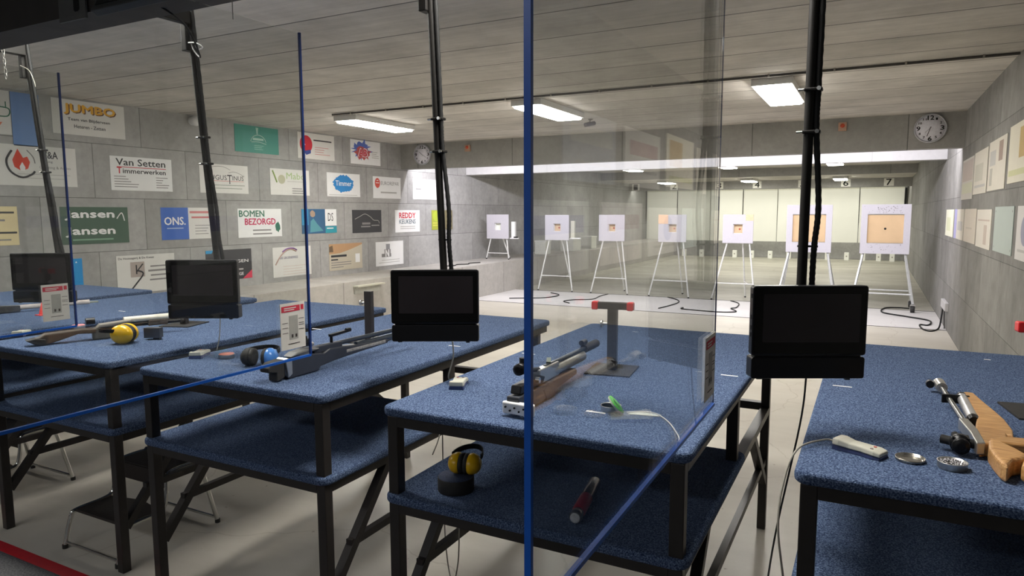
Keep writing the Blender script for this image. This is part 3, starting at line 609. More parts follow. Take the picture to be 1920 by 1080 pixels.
# rifle with silver cylinder on centre table
a, ang, Lr = rifle_frame((-0.972, 1.862), (-0.978, 2.76))
t = thing('air_rifle', 'air rifle with thick silver reservoir and white drilled butt plate', 'rifle', a, ang); t.scale = (0.80, 1, 1)
MB().prism([(0.0, 0.012), (0.02, 0.004), (0.20, 0.004), (0.26, 0.010), (0.30, 0.030), (0.30, 0.055), (0.20, 0.060), (0.10, 0.062), (0.0, 0.062)], -0.022, 0.022, SIDE).build('butt_frame', pm('rifle_black', (0.03, 0.034, 0.045), 0.38), t, 0.004)
MB().prism([(0.02, 0.066), (0.24, 0.066), (0.26, 0.085), (0.22, 0.095), (0.03, 0.092)], -0.018, 0.018, SIDE).build('cheek_piece', M_black, t, 0.004)
MB().prism([(-0.025, -0.07), (-0.015, 0.03), (0.0, 0.036), (0.012, 0.03), (0.012, -0.072), (-0.01, -0.08)], 0.010, 0.046).build('butt_plate', M_white, t, 0.004, label='white butt plate with round holes')
ho = MB()
for i in range(6): ho.cyl((-0.026 + 0.0006 * i, -0.062 + i * 0.016, 0.022 + 0.010 * (i % 2)), (-0.012, -0.062 + i * 0.016, 0.022 + 0.010 * (i % 2)), 0.0032, 8)
ho.build('plate_holes', M_cable, t)
MB().prism([(0.26, 0.0), (0.34, 0.0), (0.37, 0.018), (0.42, 0.022), (0.60, 0.034), (0.60, 0.058), (0.42, 0.060), (0.28, 0.062), (0.22, 0.045)], -0.024, 0.024, SIDE).build('stock', pm('rifle_black', (0.03, 0.034, 0.045), 0.38), t, 0.008, 3)
MB().tube([(0.32, 0.004, 0.080), (0.40, 0.004, 0.082), (0.74, 0.004, 0.082), (0.75, 0.004, 0.082)], [0.012, 0.0215, 0.0215, 0.017], 22).build('air_reservoir', pm('satin_silver', (0.50, 0.49, 0.45), 0.34, 0.75), t)
MB().tube([(0.30, 0, 0.108), (0.92, 0, 0.108)], 0.008, 14).build('barrel', pm('blued_steel', (0.10, 0.12, 0.15), 0.28, 0.8), t)
MB().tube([(0.76, 0, 0.105), (0.93, 0, 0.105)], 0.0165, 18).build('muzzle_weight', M_blackm, t)
MB().cyl((0.74, 0.004, 0.13), (0.79, 0.004, 0.13), 0.011, 14).box(0.755, 0.775, -0.004, 0.010, 0.11, 0.13).build('front_sight', M_black, t)
MB().box(0.22, 0.42, -0.014, 0.014, 0.062, 0.112).build('receiver', M_silver, t, 0.004)
q = MB().lathe([(0.010, 0.0), (0.019, 0.002), (0.020, 0.03), (0.016, 0.045), (0.016, 0.06)], (0.10, 0.022, 0.128), 22, 'x').build('rear_sight', M_black, t)
MB().cyl((0.145, 0.022, 0.128), (0.145, 0.022, 0.162), 0.012, 16).cyl((0.15, 0.02, 0.12), (0.24, 0.0, 0.11), 0.008, 12).build('sight_knobs', M_blackm, q)
MB().cyl((0.16, -0.02, 0.09), (0.16, -0.034, 0.09), 0.010, 14).build('side_knob', M_chrome, t)
MB().bar((0.34, 0.0, 0.115), (0.40, 0.02, 0.120), 0.016, 0.010).build('cocking_lever', pm('green_grey', (0.10, 0.13, 0.10), 0.4), t)
# brown stocked rifle with white barrel
a, ang, Lr = rifle_frame((-3.57, 1.86), (-3.26, 2.62))
t = thing('air_rifle', 'air rifle with dark brown stock and white barrel shroud', 'rifle', a, ang); t.scale = (0.80, 1, 1)
brn = pm('brown_grey_stock', (0.048, 0.036, 0.028), 0.5, var=0.2)
MB().prism([(-0.04, 0.035), (0.0, 0.04), (0.03, 0.055), (0.12, 0.058), (0.22, 0.062), (0.30, 0.060), (0.30, 0.035), (0.20, 0.040), (0.10, 0.016), (0.02, 0.0)], -0.03, 0.03, SIDE).build('butt', brn, t, 0.006)
MB().prism([(-0.07, 0.030), (-0.02, 0.038), (0.03, 0.030), (0.03, 0.0), (-0.02, 0.006)], -0.034, 0.034, SIDE).build('butt_plate', M_blackm, t, 0.004)
MB().prism([(0.28, 0.0), (0.36, 0.0), (0.44, 0.020), (0.50, 0.03), (0.52, 0.055), (0.38, 0.072), (0.28, 0.060)], -0.026, 0.026, SIDE).build('pistol_grip', pm('grip_grey', (0.10, 0.095, 0.08), 0.5), t, 0.008)
MB().prism([(0.30, 0.060), (0.40, 0.066), (0.52, 0.078), (0.50, 0.088), (0.32, 0.078)], -0.03, 0.02, SIDE).build('cheek_piece', pm('grip_lightgrey', (0.25, 0.23, 0.20), 0.5), t, 0.005)
MB().tube([(0.46, 0, 0.086), (0.86, 0, 0.086)], 0.016, 18).build('barrel_shroud', pm('ivory', (0.75, 0.72, 0.62), 0.35), t)
MB().tube([(0.42, 0, 0.060), (0.80, 0, 0.060)], 0.013, 16).build('air_reservoir', M_black, t)
MB().tube([(0.86, 0, 0.086), (0.97, 0, 0.086)], 0.009, 14).build('muzzle', M_silver, t)
MB().cyl((0.25, 0.01, 0.095), (0.30, 0.01, 0.095), 0.017, 16).build('rear_sight', M_black, t)
MB().box(0.60, 0.72, -0.02, 0.02, 0.045, 0.075).build('fore_end', brn, t, 0.004)
# white shrouded rifle at far left
a, ang, Lr = rifle_frame((-4.98, 2.25), (-4.80, 2.86))
t = thing('air_rifle', 'pale rifle barrel lying on the far left table by the red cone', 'rifle', a, ang)
MB().tube([(0.0, 0, 0.03), (0.62, 0, 0.03)], 0.016, 16).build('barrel_shroud', pm('pinkish_grey', (0.52, 0.47, 0.44), 0.4), t)
MB().prism([(-0.10, 0.0), (0.22, 0.005), (0.22, 0.045), (0.0, 0.055), (-0.10, 0.05)], -0.02, 0.02, SIDE).build('stock', pm('grip_dark', (0.05, 0.05, 0.05), 0.5), t, 0.004)
t = thing('traffic_cone', 'small red cone on the far left table beside the instruction card', 'cone', (-4.63, 2.45, TZ))
MB().lathe([(0.026, 0.004), (0.006, 0.085), (0.0, 0.086)], (0, 0, 0), 24).build('cone_body', pm('cone_red', (0.75, 0.06, 0.05), 0.45), t)
MB().prism(rrect(-0.036, 0.036, -0.036, 0.036, 0.006), 0, 0.005).build('cone_base', pm('cone_red', (0.75, 0.06, 0.05), 0.45), t)
tag(MB().box(-0.022, 0.022, -0.09, 0.09, 0.0, 0.008).build('grey_strip', pm('greygreen', (0.24, 0.27, 0.22), 0.6), loc=(-5.0, 2.92, TZ), rotz=-0.5), 'flat grey-green strip on the far left table beyond the card', 'strip')
t = thing('card_box', 'small dark box standing right of the yellow earmuffs', 'box', (-3.215, 2.215, TZ), 0.5)
MB().box(-0.04, 0.04, -0.02, 0.02, 0.010, 0.062).build('box', pm('box_dark', (0.045, 0.05, 0.06), 0.5), t, 0.002)
MB().box(0.002, 0.034, -0.012, 0.012, 0, 0.010).build('foot', M_blackm, t)
# white tape marks
tp = pm('white_tape', (0.85, 0.85, 0.85), 0.4)
marks = [(-0.468, 2.722, 'white tape mark on the central table near its right edge'), (-1.352, 2.745, 'white tape mark on the central table near its left edge'),
         (-0.071, 2.736, 'white tape mark on the right table, left edge'), (-1.750, 2.750, 'white tape mark under the monitor on the black rifle table'),
         (-2.693, 2.824, 'white tape mark on the black rifle table, left edge'), (-4.345, 2.78, 'white tape mark on the far left table'),
         (-0.755, 2.018, 'white tape mark in front of the green-labelled lid'), (0.463, 3.52, 'white tape mark at the far end of the right table')]
for i, (x, y, l) in enumerate(marks):
    wd = 0.032 if i != 7 else 0.012
    tag(MB().box(-wd, wd, -0.004, 0.004, 0, 0.0015).build('tape_mark', tp, loc=(x, y, TZ)), l, 'tape', 'white tape marks on the tables')

# cables on tables
def cable(pts, r, mat, label, name='cable', n=8):
    return tag(MB().tube(spline(pts, n), r, 7).build(name, mat), label, 'cable')
cable([(-0.062, 2.01, TZ + 0.014), (-0.09, 2.02, TZ + 0.012), (-0.150, 1.93, TZ + 0.004), (-0.175, 1.86, 0.90), (-0.178, 1.80, 0.80), (-0.155, 1.77, 0.62), (-0.19, 1.76, 0.45), (-0.22, 1.75, 0.3)], 0.0028, M_gcable, 'grey cable running from the right remote down past the table edge', 'remote_cable')
cable([(-0.150, 2.12, 1.13), (-0.162, 2.13, 0.98), (-0.22, 2.10, 0.60), (-0.22, 1.80, 0.35), (-0.21, 1.74, 0.1), (-0.21, 1.8, 0.003)], 0.0028, M_cable, 'dark cable hanging from the large monitor between two tables', 'monitor_cable')
cable([(-1.35, 2.11, 1.13), (-1.355, 2.12, 1.07), (-1.382, 2.13, 1.0), (-1.40, 2.16, 0.972)], 0.0028, M_gcable, 'thin cable from the monitor down to the central remote', 'monitor_cable')
cable([(-2.60, 2.12, 1.13), (-2.61, 2.12, 1.05), (-2.62, 2.11, 0.985)], 0.0022, M_gcable, 'thin cable from the monitor down to the remote by the red tin', 'monitor_cable')
cable([(-0.664, 2.055, TZ + 0.003), (-0.62, 2.085, TZ + 0.003), (-0.574, 2.080, TZ + 0.003), (-0.515, 2.005, TZ + 0.003), (-0.462, 1.90, TZ + 0.003), (-0.45, 1.86, TZ + 0.003)], 0.002, M_white, 'thin white wire curling over the central table corner', 'wire')
cable([(-1.46, 2.2, 0.93), (-1.46, 2.2, 0.6), (-1.42, 2.15, 0.32), (-1.36, 2.1, 0.20), (-1.30, 2.05, 0.32), (-1.26, 2.0, 0.55), (-1.25, 2.0, 0.63)], 0.0025, M_gcable, 'thin cable looping below the central table shelf', 'looped_cable')
cable([(-1.485, 2.25, 0.92), (-1.47, 2.2, 0.75), (-1.44, 2.1, 0.69)], 0.0025, M_gcable, 'thin cable drooping beside the round black case', 'looped_cable')

# ------------------------------------------------------------------ step stools
def make_stool(label):
    t = thing('step_stool', label, 'stool', (0, 0, 0), group='chrome step stools under the tables')
    blk = pm('stool_black', (0.018, 0.013, 0.010), 0.6, bump=0.3, scale=80)
    MB().prism([(-0.19, 0.05), (0.19, 0.05), (0.19, 0.235), (0.0, 0.27), (-0.19, 0.235)], 0.165, 0.180).build('lower_step', blk, t, 0.005)
    MB().prism([(-0.185, 0.27), (0.185, 0.27), (0.185, 0.455), (0.0, 0.47), (-0.185, 0.455)], 0.345, 0.360).box(-0.185, 0.185, 0.262, 0.275, 0.275, 0.355).build('upper_step', blk, t, 0.005)
    for s in (-1, 1):
        f = spline([(s * 0.205, 0.0, 0.01), (s * 0.205, 0.035, 0.14), (s * 0.20, 0.06, 0.170), (s * 0.20, 0.20, 0.175), (s * 0.20, 0.245, 0.195), (s * 0.20, 0.262, 0.26), (s * 0.195, 0.275, 0.335), (s * 0.195, 0.31, 0.352), (s * 0.195, 0.42, 0.352), (s * 0.20, 0.455, 0.33), (s * 0.215, 0.53, 0.01)], 6)
        MB().tube(f, 0.011, 10).build('side_tube', M_chrome, t)
    for y, z in ((0.004, 0.03), (0.525, 0.03)): MB().tube([(-0.208, y, z), (0.208, y, z)], 0.008, 8).build('cross_tube', M_chrome, t)
    for s in (-1, 1):
        for y in (0.0, 0.53): MB().cyl((s * (0.205 if y == 0 else 0.215), y, 0), (s * (0.205 if y == 0 else 0.215), y, 0.02), 0.013, 10).build('foot_cap', M_blackm, t)
    return t
s0 = make_stool('chrome and black two-step stool under the yellow earmuff table'); s0.location = (-3.175, 1.805, 0)
dup(s0, (-4.44, 1.80, 0), 0.0, 'chrome step stool half hidden at the left photo edge')

# ------------------------------------------------------------------ ceiling lamps, conduit, detectors, clocks
def make_lamp(label, mat, w_, l_, z, h):
    t = thing('ceiling_lamp', label, 'lamp', (0, 0, 0), group='rectangular ceiling lamps')
    MB().box(-w_ / 2, w_ / 2, -l_ / 2, l_ / 2, z + 0.02, z + h).build('housing', M_lampbody, t, 0.006)
    MB().prism(rrect(-w_ / 2 + 0.02, w_ / 2 - 0.02, -l_ / 2 + 0.02, l_ / 2 - 0.02, 0.03), z, z + 0.022).build('diffuser', mat, t, 0.006)
    return t
lx = [-0.88, -3.38, -5.90]
near = ['bright rectangular ceiling lamp nearest the right wall', 'bright rectangular ceiling lamp crossed by the blue screen edge', 'bright rectangular ceiling lamp above the poster wall end']
L0 = make_lamp(near[0], M_diff, 0.36, 1.25, 2.735, ZC - 2.735); L0.location = (lx[0], 7.42, 0)
for x, l in zip(lx[1:], near[1:]): dup(L0, (x, 7.42, 0), label=l)
for x, l in zip(lx, ('right', 'middle', 'left')):  # unseen lamps, added to light the table tops from above
    dup(L0, (x, 2.16, 0), rotz=PI / 2, label='%s unseen crosswise lamp added behind the dark beam to light the tables' % l)
f0 = None
for row, (y, ww) in enumerate(((18.4, 'just past the white lit beam'), (22.0, 'just before the number signs'))):
    for x, l in zip(lx, ('rightmost', 'middle', 'leftmost')):
        lab = '%s small distant ceiling lamp %s' % (l, ww); z = 2.72 if row == 0 else 2.51
        if f0 is None: f0 = make_lamp(lab, M_diff2, 0.38, 1.0, 0, 0.085); f0.location = (x, y, 2.733)
        else: dup(f0, (x, y, 2.733 if row == 0 else 2.512), label=lab)
t = thing('ceiling_conduit', 'dark cable conduit running across the ceiling to the lamps', 'conduit', (0, 6.63, ZC))
MB().tube([(XR - 0.01, 0, -0.014), (-5.95, 0, -0.014)], 0.011, 10).build('pipe', pm('conduit_dark', (0.05, 0.045, 0.04), 0.5), t)
k = MB()
for i in range(13): k.box(0.70 - i * 0.53, 0.715 - i * 0.53, -0.018, 0.018, -0.028, 0)
k.build('clips', M_gcable, t)
def make_clock(label, x, z, hh, mm):
    t = thing('wall_clock', label, 'clock', (x, 10.16, z))
    MB().lathe([(0.165, 0.0), (0.180, -0.012), (0.180, -0.035), (0.170, -0.042), (0.163, -0.036)], (0, 0, 0), 40, 'y', cap=False).build('rim', pm('clock_rim', (0.45, 0.45, 0.48), 0.4, 0.3), t)
    MB().lathe([(0.166, -0.02), (0.166, -0.030), (0.0, -0.030)], (0, 0, 0), 40, 'y').build('face', pm('clock_face', (0.86, 0.85, 0.92), 0.6), t)
    nm = MB()
    for i in range(1, 13):
        a = PI / 2 - i * PI / 6; r = 0.128; s = 0.052 if i % 3 == 0 else 0.026; wd = s * (0.75 if i < 10 else 1.3)
        add_text(nm, str(i), r * math.cos(a) - wd / 2, r * math.sin(a) - s / 2, wd, s, -0.031, 0.05)
    nm.build('numerals', M_cable, t)
    for nme, ang_, ln, ww in (('hour_hand', hh, 0.075, 0.010), ('minute_hand', mm, 0.105, 0.007)):
        a = PI / 2 - ang_ * 2 * PI
        MB().bar((-0.02 * math.cos(a), -0.034, -0.02 * math.sin(a)), (ln * math.cos(a), -0.034, ln * math.sin(a)), ww, 0.002).build(nme, M_cable, t)
make_clock('round white wall clock on the beam at right, near the right wall', 0.576, 2.632, 7.55 / 12, 33 / 60)
make_clock('round wall clock on the beam at the left corner, partly behind a pole', -7.07, 2.625, 10.3 / 12, 20 / 60)
for x, z, l in ((-0.412, 2.709, 'small orange alarm call box on the beam left of the right clock'), (-6.14, 2.694, 'small orange alarm call box on the beam beside the black pole')):
    t = thing('alarm_box', l, 'alarm', (x, 10.16, z))
    MB().box(-0.05, 0.05, -0.04, 0, -0.055, 0.055).build('box', pm('alarm_beige', (0.45, 0.28, 0.20), 0.5), t, 0.004)
    MB().lathe([(0.028, -0.04), (0.026, -0.05), (0, -0.052)], (0, 0, 0.012), 18, 'y').build('button', pm('alarm_red', (0.55, 0.08, 0.03), 0.4), t)
t = thing('motion_sensor', 'round white sensor high on the poster wall under the ceiling', 'sensor', (XL, 5.88, 2.745))
MB().lathe([(0.05, 0.0), (0.05, 0.03)], (0, 0, 0), 20, 'x').build('base', M_white, t)
MB().ell((0.07, 0, 0), 0.062, 0.062, 0.062).build('dome', M_white, t)
t = thing('security_camera', 'small dark camera on the ceiling behind the central screen', 'camera', (-3.34, 8.62, ZC))
MB().lathe([(0.03, -0.012), (0.03, 0.0)], (0, 0, 0), 16).cyl((0, 0, 0), (0, -0.03, -0.05), 0.008, 8).build('mount', M_gcable, t)
MB().cyl((0.03, 0.06, -0.05), (-0.03, -0.10, -0.085), 0.028, 16).build('housing', pm('cam_dark', (0.10, 0.09, 0.09), 0.4), t)

# ------------------------------------------------------------------ posters
def poster(wall, y0, y1, z0, z1, col, label, elems=(), name='wall_poster', th=0.006, cat='poster', group=None):
    if wall == 'L': loc = (XL, y0, z0); rz = PI / 2
    elif wall == 'R': loc = (XR, y1, z0); rz = -PI / 2
    W, Hh = y1 - y0, z1 - z0
    t = thing(name, label, cat, loc, rz, group=group)
    MB().box(0, W, -th, 0, 0, Hh).build('board', pm('board_%d_%d_%d' % tuple(int(c * 255) for c in col), col, 0.55, var=0.02, scale=6), t)
    parts = {}; dep = {'fill': 0.0004, 'logo': 0.0008, 'fine_print': 0.0012, 'lettering': 0.0014}
    lay = 0
    for e in elems:
        kind, c = e[0], e[1]; mat = pm('ink_%d_%d_%d' % tuple(int(x * 255) for x in c), c, 0.55, var=0.02, scale=6)
        lay += 1; y = -th - 0.0003 - 0.00012 * lay
        if kind == 't':
            s, u, v, ww, hh = e[2:7]; mb = MB(); add_text(mb, s, u * W, v * Hh, ww * W, hh * Hh, y - 0.0006, e[7] if len(e) > 7 else 0.02); mb.build('lettering', mat, t); continue
        nm = {'r': 'panel', 'l': 'fine_print', 'p': 'logo', 'o': 'logo', 'a': 'logo'}[kind]
        key = (nm, c, kind in 'rpoa' and lay); mb = parts.setdefault(key, (MB(), mat, nm))[0]
        if kind in 'rl': u, v, ww, hh = e[2:6]; mb.box(u * W, (u + ww) * W, y, -th, v * Hh, (v + hh) * Hh)
        elif kind == 'p': mb.prism([(a * W, b * Hh) for a, b in e[2]], y, -th, lambda a, b, h: (a, h, b))
        elif kind == 'o':   # ellipse or ring
            u, v, ru, rv, k_ = e[2:7]; n_ = 28
            if k_ <= 0: mb.prism([((u + ru * math.cos(2 * PI * i / n_)) * W, v * Hh + rv * math.sin(2 * PI * i / n_) * W) for i in range(n_)], y, -th, lambda a, b, h: (a, h, b))
            else:
                pts = [((u + ru * math.cos(2 * PI * i / n_)) * W, y + 0.0002, v * Hh + rv * math.sin(2 * PI * i / n_) * W) for i in range(n_)]
                mb.tube(pts, k_, 5, closed=True)
        elif kind == 'a':   # stroke through points
            mb.tube(spline([(a * W, y + 0.0002, b * Hh) for a, b in e[2]], 6), e[3], 5)
    for mb, mat, nm in parts.values(): mb.build(nm, mat, t)
    return t
K = (0.03, 0.03, 0.035); GR = (0.25, 0.24, 0.24); RD = (0.60, 0.03, 0.05); BL = (0.03, 0.13, 0.55); WH = (0.72, 0.71, 0.68); W2 = (0.85, 0.85, 0.85)
GN = (0.03, 0.16, 0.10); LG = (0.45, 0.44, 0.42)
def lines(c, u, v, n_, dv, ws, h=0.022): return [('l', c, u, v - i * dv, ws[i % len(ws)], h) for i in range(n_)]
def splat(cu, cv, ru, rv, n_, rnd, j=0.18):
    r_ = random.Random(rnd); return [(cu + ru * (1 + j * (r_.random() - 0.3) * (1 if i % 2 else -0.6)) * math.cos(2 * PI * i / n_), cv + rv * (1 + j * (r_.random() - 0.3) * (1 if i % 2 else -0.6)) * math.sin(2 * PI * i / n_)) for i in range(n_)]
P = poster
P('L', 3.08, 3.83, 2.38, 2.80, WH, 'white poster with green plug sketch at the top left photo edge', [('a', GN, [(0.75, 0.42), (0.96, 0.42), (0.98, 0.60), (0.80, 0.62)], 0.006), ('a', GN, [(0.88, 0.75), (0.88, 0.62)], 0.005), ('a', GN, [(0.95, 0.75), (0.95, 0.62)], 0.005), ('p', (0.7, 0.2, 0.1), [(0.80, 0.25), (0.90, 0.28), (0.85, 0.15)])])
P('L', 3.84, 4.10, 2.28, 2.80, (0.16, 0.28, 0.55), 'plain blue panel between the plug poster and the yellow lettered poster')
P('L', 4.22, 5.00, 2.44, 2.80, WH, 'white poster with bold yellow lettering over two black lines', [('t', (0.16, 0.07, 0.03), 'JUMBO', 0.175, 0.56, 0.70, 0.30, 0.05), ('t', (0.80, 0.42, 0.03), 'JUMBO', 0.16, 0.585, 0.70, 0.30, 0.05), ('t', K, 'Team van Blijderveen', 0.20, 0.38, 0.58, 0.11), ('t', K, 'Heteren - Zetten', 0.28, 0.20, 0.43, 0.10)])
P('L', 6.52, 7.28, 2.43, 2.79, (0.05, 0.27, 0.22), 'teal poster with pale temple emblem high on the wall', [('p', (0.4, 0.6, 0.52), [(0.47, 0.95), (0.53, 0.95), (0.51, 0.70), (0.49, 0.70)]), ('a', (0.4, 0.6, 0.52), [(0.34, 0.42), (0.40, 0.60), (0.52, 0.68), (0.64, 0.60), (0.70, 0.42)], 0.006), ('a', (0.4, 0.6, 0.52), [(0.36, 0.40), (0.52, 0.42), (0.70, 0.36)], 0.006), ('l', (0.4, 0.6, 0.52), 0.40, 0.48, 0.24, 0.08)] + lines((0.25, 0.5, 0.42), 0.42, 0.27, 3, 0.07, (0.22, 0.18, 0.20)))
P('L', 7.65, 8.43, 2.42, 2.80, WH, 'white poster with round red emblem and small pink text lines', [('o', RD, 0.22, 0.56, 0.165, 0.165, 0), ('p', (0.05, 0.08, 0.3), [(0.14, 0.28), (0.34, 0.36), (0.34, 0.22), (0.22, 0.14)]), ('t', W2, 'R', 0.12, 0.52, 0.08, 0.22), ('l', K, 0.42, 0.72, 0.50, 0.05)] + lines((0.6, 0.25, 0.25), 0.45, 0.46, 4, 0.09, (0.38, 0.26, 0.24, 0.42)))
P('L', 8.81, 9.57, 2.41, 2.80, W2, 'white poster with red AB letters in a blue star burst', [('p', (0.10, 0.16, 0.50), splat(0.37, 0.62, 0.28, 0.30, 34, 2, 0.9)), ('p', (0.5, 0.1, 0.1), splat(0.40, 0.48, 0.24, 0.26, 22, 5, 0.5)), ('t', W2, 'AB', 0.245, 0.325, 0.31, 0.34, 0.06), ('t', RD, 'AB', 0.26, 0.34, 0.28, 0.30, 0.03)] + lines(LG, 0.70, 0.55, 4, 0.08, (0.2, 0.16, 0.24, 0.25)))
P('L', 3.66, 4.43, 1.89, 2.29, WH, 'white poster with red flame held by a dark hand', [('p', (0.65, 0.06, 0.03), [(0.22, 0.45), (0.20, 0.62), (0.27, 0.90), (0.33, 0.68), (0.38, 0.72), (0.41, 0.58), (0.38, 0.42), (0.30, 0.36)]), ('p', W2, [(0.29, 0.36), (0.28, 0.46), (0.315, 0.58), (0.35, 0.45), (0.34, 0.36)]), ('a', K, [(0.20, 0.85), (0.13, 0.60), (0.17, 0.34), (0.30, 0.20), (0.42, 0.28), (0.46, 0.36)], 0.011), ('a', GR, [(0.38, 0.88), (0.45, 0.72), (0.47, 0.56)], 0.005), ('t', K, 'W&A', 0.52, 0.70, 0.24, 0.18), ('t', GR, 'Training', 0.53, 0.58, 0.16, 0.07), ('t', GR, 'Coaching & Advies', 0.52, 0.42, 0.40, 0.09, 0.0)] + lines(LG, 0.25, 0.28, 2, 0.10, (0.66, 0.60), 0.015))
P('L', 4.80, 5.56, 1.87, 2.25, W2, 'white poster with black headline, red underline and red initial', [('t', K, 'Van Setten', 0.09, 0.74, 0.80, 0.20, 0.025), ('l', RD, 0.10, 0.68, 0.80, 0.02), ('t', K, 'immerwerken', 0.19, 0.51, 0.70, 0.14, 0.03), ('t', RD, 'T', 0.10, 0.50, 0.07, 0.18, 0.03)] + lines(GR, 0.05, 0.40, 5, 0.075, (0.18, 0.22, 0.26, 0.38, 0.36)) + lines(GR, 0.72, 0.40, 5, 0.075, (0.20, 0.12, 0.10, 0.22, 0.20)))
P('L', 5.95, 6.71, 1.87, 2.24, WH, 'white poster with thin arch lines above dark lettering', [('a', GR, [(0.10, 0.78), (0.30, 0.92), (0.48, 0.92), (0.62, 0.82)], 0.003), ('a', GR, [(0.58, 0.72), (0.72, 0.76), (0.92, 0.62)], 0.003), ('t', K, 'AUGUS', 0.12, 0.46, 0.42, 0.17, 0.0), ('t', K, 'T', 0.55, 0.33, 0.10, 0.32, 0.0), ('t', K, 'INUS', 0.66, 0.46, 0.24, 0.16, 0.0), ('l', RD, 0.12, 0.42, 0.78, 0.012)] + lines((0.25, 0.3, 0.25), 0.20, 0.27, 2, 0.11, (0.72, 0.66)))
P('L', 7.10, 7.86, 1.87, 2.24, WH, 'white poster with pale green lettering and pencil and egg shapes', [('a', (0.28, 0.40, 0.10), [(0.06, 0.92), (0.10, 0.75), (0.16, 0.48)], 0.012), ('o', (0.48, 0.47, 0.33), 0.28, 0.60, 0.09, 0.085, 0), ('t', (0.35, 0.50, 0.20), 'Mabo', 0.40, 0.62, 0.48, 0.25, 0.0), ('l', LG, 0.42, 0.52, 0.50, 0.02)] + lines(GR, 0.54, 0.24, 3, 0.09, (0.26, 0.28, 0.36), 0.035))
P('L', 8.24, 9.02, 1.87, 2.24, W2, 'white poster with ragged blue splash and white lettering', [('p', (0.03, 0.24, 0.60), splat(0.49, 0.55, 0.30, 0.36, 44, 9, 0.22)), ('t', W2, 'Timmer', 0.25, 0.46, 0.48, 0.22, 0.015), ('l', LG, 0.05, 0.06, 0.85, 0.02)])
P('L', 9.36, 10.13, 1.86, 2.23, W2, 'white poster with red oval emblem and grey capitals', [('o', (0.65, 0.08, 0.05), 0.15, 0.70, 0.09, 0.11, 0), ('l', W2, 0.09, 0.69, 0.12, 0.03), ('l', W2, 0.12, 0.80, 0.06, 0.03), ('t', GR, 'EUROREPAR', 0.27, 0.62, 0.66, 0.17, 0.0), ('l', LG, 0.26, 0.24, 0.58, 0.07)])
P('L', 10.50, 11.30, 1.86, 2.24, W2, 'white poster with thin outline drawing of a house', [('a', GR, [(0.30, 0.30), (0.30, 0.301), (0.66, 0.30), (0.66, 0.301)], 0.003), ('a', GR, [(0.66, 0.30), (0.66, 0.62), (0.50, 0.92)], 0.003), ('a', GR, [(0.50, 0.92), (0.32, 0.66), (0.30, 0.30)], 0.003), ('l', GR, 0.12, 0.48, 0.20, 0.05), ('l', LG, 0.36, 0.42, 0.24, 0.03), ('l', LG, 0.2, 0.10, 0.5, 0.015)])
P('L', 3.10, 3.82, 1.30, 1.68, (0.74, 0.62, 0.36), 'cream yellow poster at the left photo edge below the flame poster', [('l', K, 0.60, 0.82, 0.36, 0.05), ('l', GR, 0.60, 0.62, 0.24, 0.05), ('l', K, 0.62, 0.30, 0.36, 0.05), ('l', GR, 0.62, 0.12, 0.28, 0.04)])
P('L', 4.23, 4.97, 1.28, 1.68, (0.060, 0.115, 0.080), 'dark green poster with the same white name twice', [('t', W2, 'Jansen', 0.06, 0.65, 0.72, 0.26, 0.05), ('t', W2, 'Jansen', 0.06, 0.20, 0.72, 0.26, 0.05), ('a', W2, [(0.82, 0.68), (0.90, 0.84), (0.94, 0.62)], 0.006), ('l', (0.2, 0.35, 0.25), 0.15, 0.10, 0.6, 0.04)])
P('L', 5.38, 6.13, 1.29, 1.68, WH, 'half blue half white poster with short white capitals', [('r', (0.05, 0.14, 0.50), 0.0, 0.0, 0.50, 1.0), ('t', W2, 'ONS.', 0.06, 0.46, 0.38, 0.24, 0.03), ('l', (0.4, 0.5, 0.7), 0.10, 0.34, 0.3, 0.03), ('l', (0.6, 0.2, 0.2), 0.53, 0.82, 0.40, 0.07), ('l', (0.6, 0.2, 0.2), 0.56, 0.66, 0.34, 0.06)] + lines(GR, 0.62, 0.42, 4, 0.09, (0.3, 0.26, 0.22, 0.26)))
P('L', 6.51, 7.28, 1.28, 1.67, W2, 'white poster with green and red capitals and green leaf', [('t', GN, 'BOMEN', 0.03, 0.72, 0.56, 0.22, 0.04), ('t', (0.55, 0.03, 0.10), 'BEZORGD', 0.15, 0.44, 0.70, 0.22, 0.04), ('p', GN, splat(0.90, 0.34, 0.06, 0.16, 14, 4, 0.5))] + lines(GR, 0.32, 0.22, 2, 0.13, (0.42, 0.44), 0.05))
P('L', 7.68, 8.43, 1.30, 1.67, (0.04, 0.12, 0.24), 'dark photo poster with white emblem strip at its right end', [('r', (0.05, 0.30, 0.55), 0.0, 0.35, 0.18, 0.65), ('p', (0.40, 0.28, 0.20), splat(0.30, 0.80, 0.07, 0.14, 12, 1, 0.2)), ('p', (0.10, 0.30, 0.35), [(0.22, 0.05), (0.24, 0.5), (0.32, 0.62), (0.42, 0.40), (0.60, 0.10)]), ('r', W2, 0.66, 0.30, 0.34, 0.70), ('t', K, 'DS', 0.74, 0.50, 0.16, 0.34, 0.0), ('r', (0.03, 0.30, 0.38), 0.66, 0.0, 0.34, 0.28), ('l', W2, 0.70, 0.18, 0.2, 0.04)])
P('L', 8.81, 9.56, 1.28, 1.66, (0.045, 0.045, 0.05), 'dark grey poster with thin white outline of a car', [('a', LG, [(0.08, 0.60), (0.25, 0.72), (0.42, 0.82), (0.60, 0.70), (0.72, 0.55), (0.88, 0.52), (0.92, 0.40)], 0.005), ('l', GR, 0.32, 0.36, 0.28, 0.09), ('l', GR, 0.28, 0.24, 0.32, 0.06), ('l', LG, 0.64, 0.30, 0.28, 0.03)])
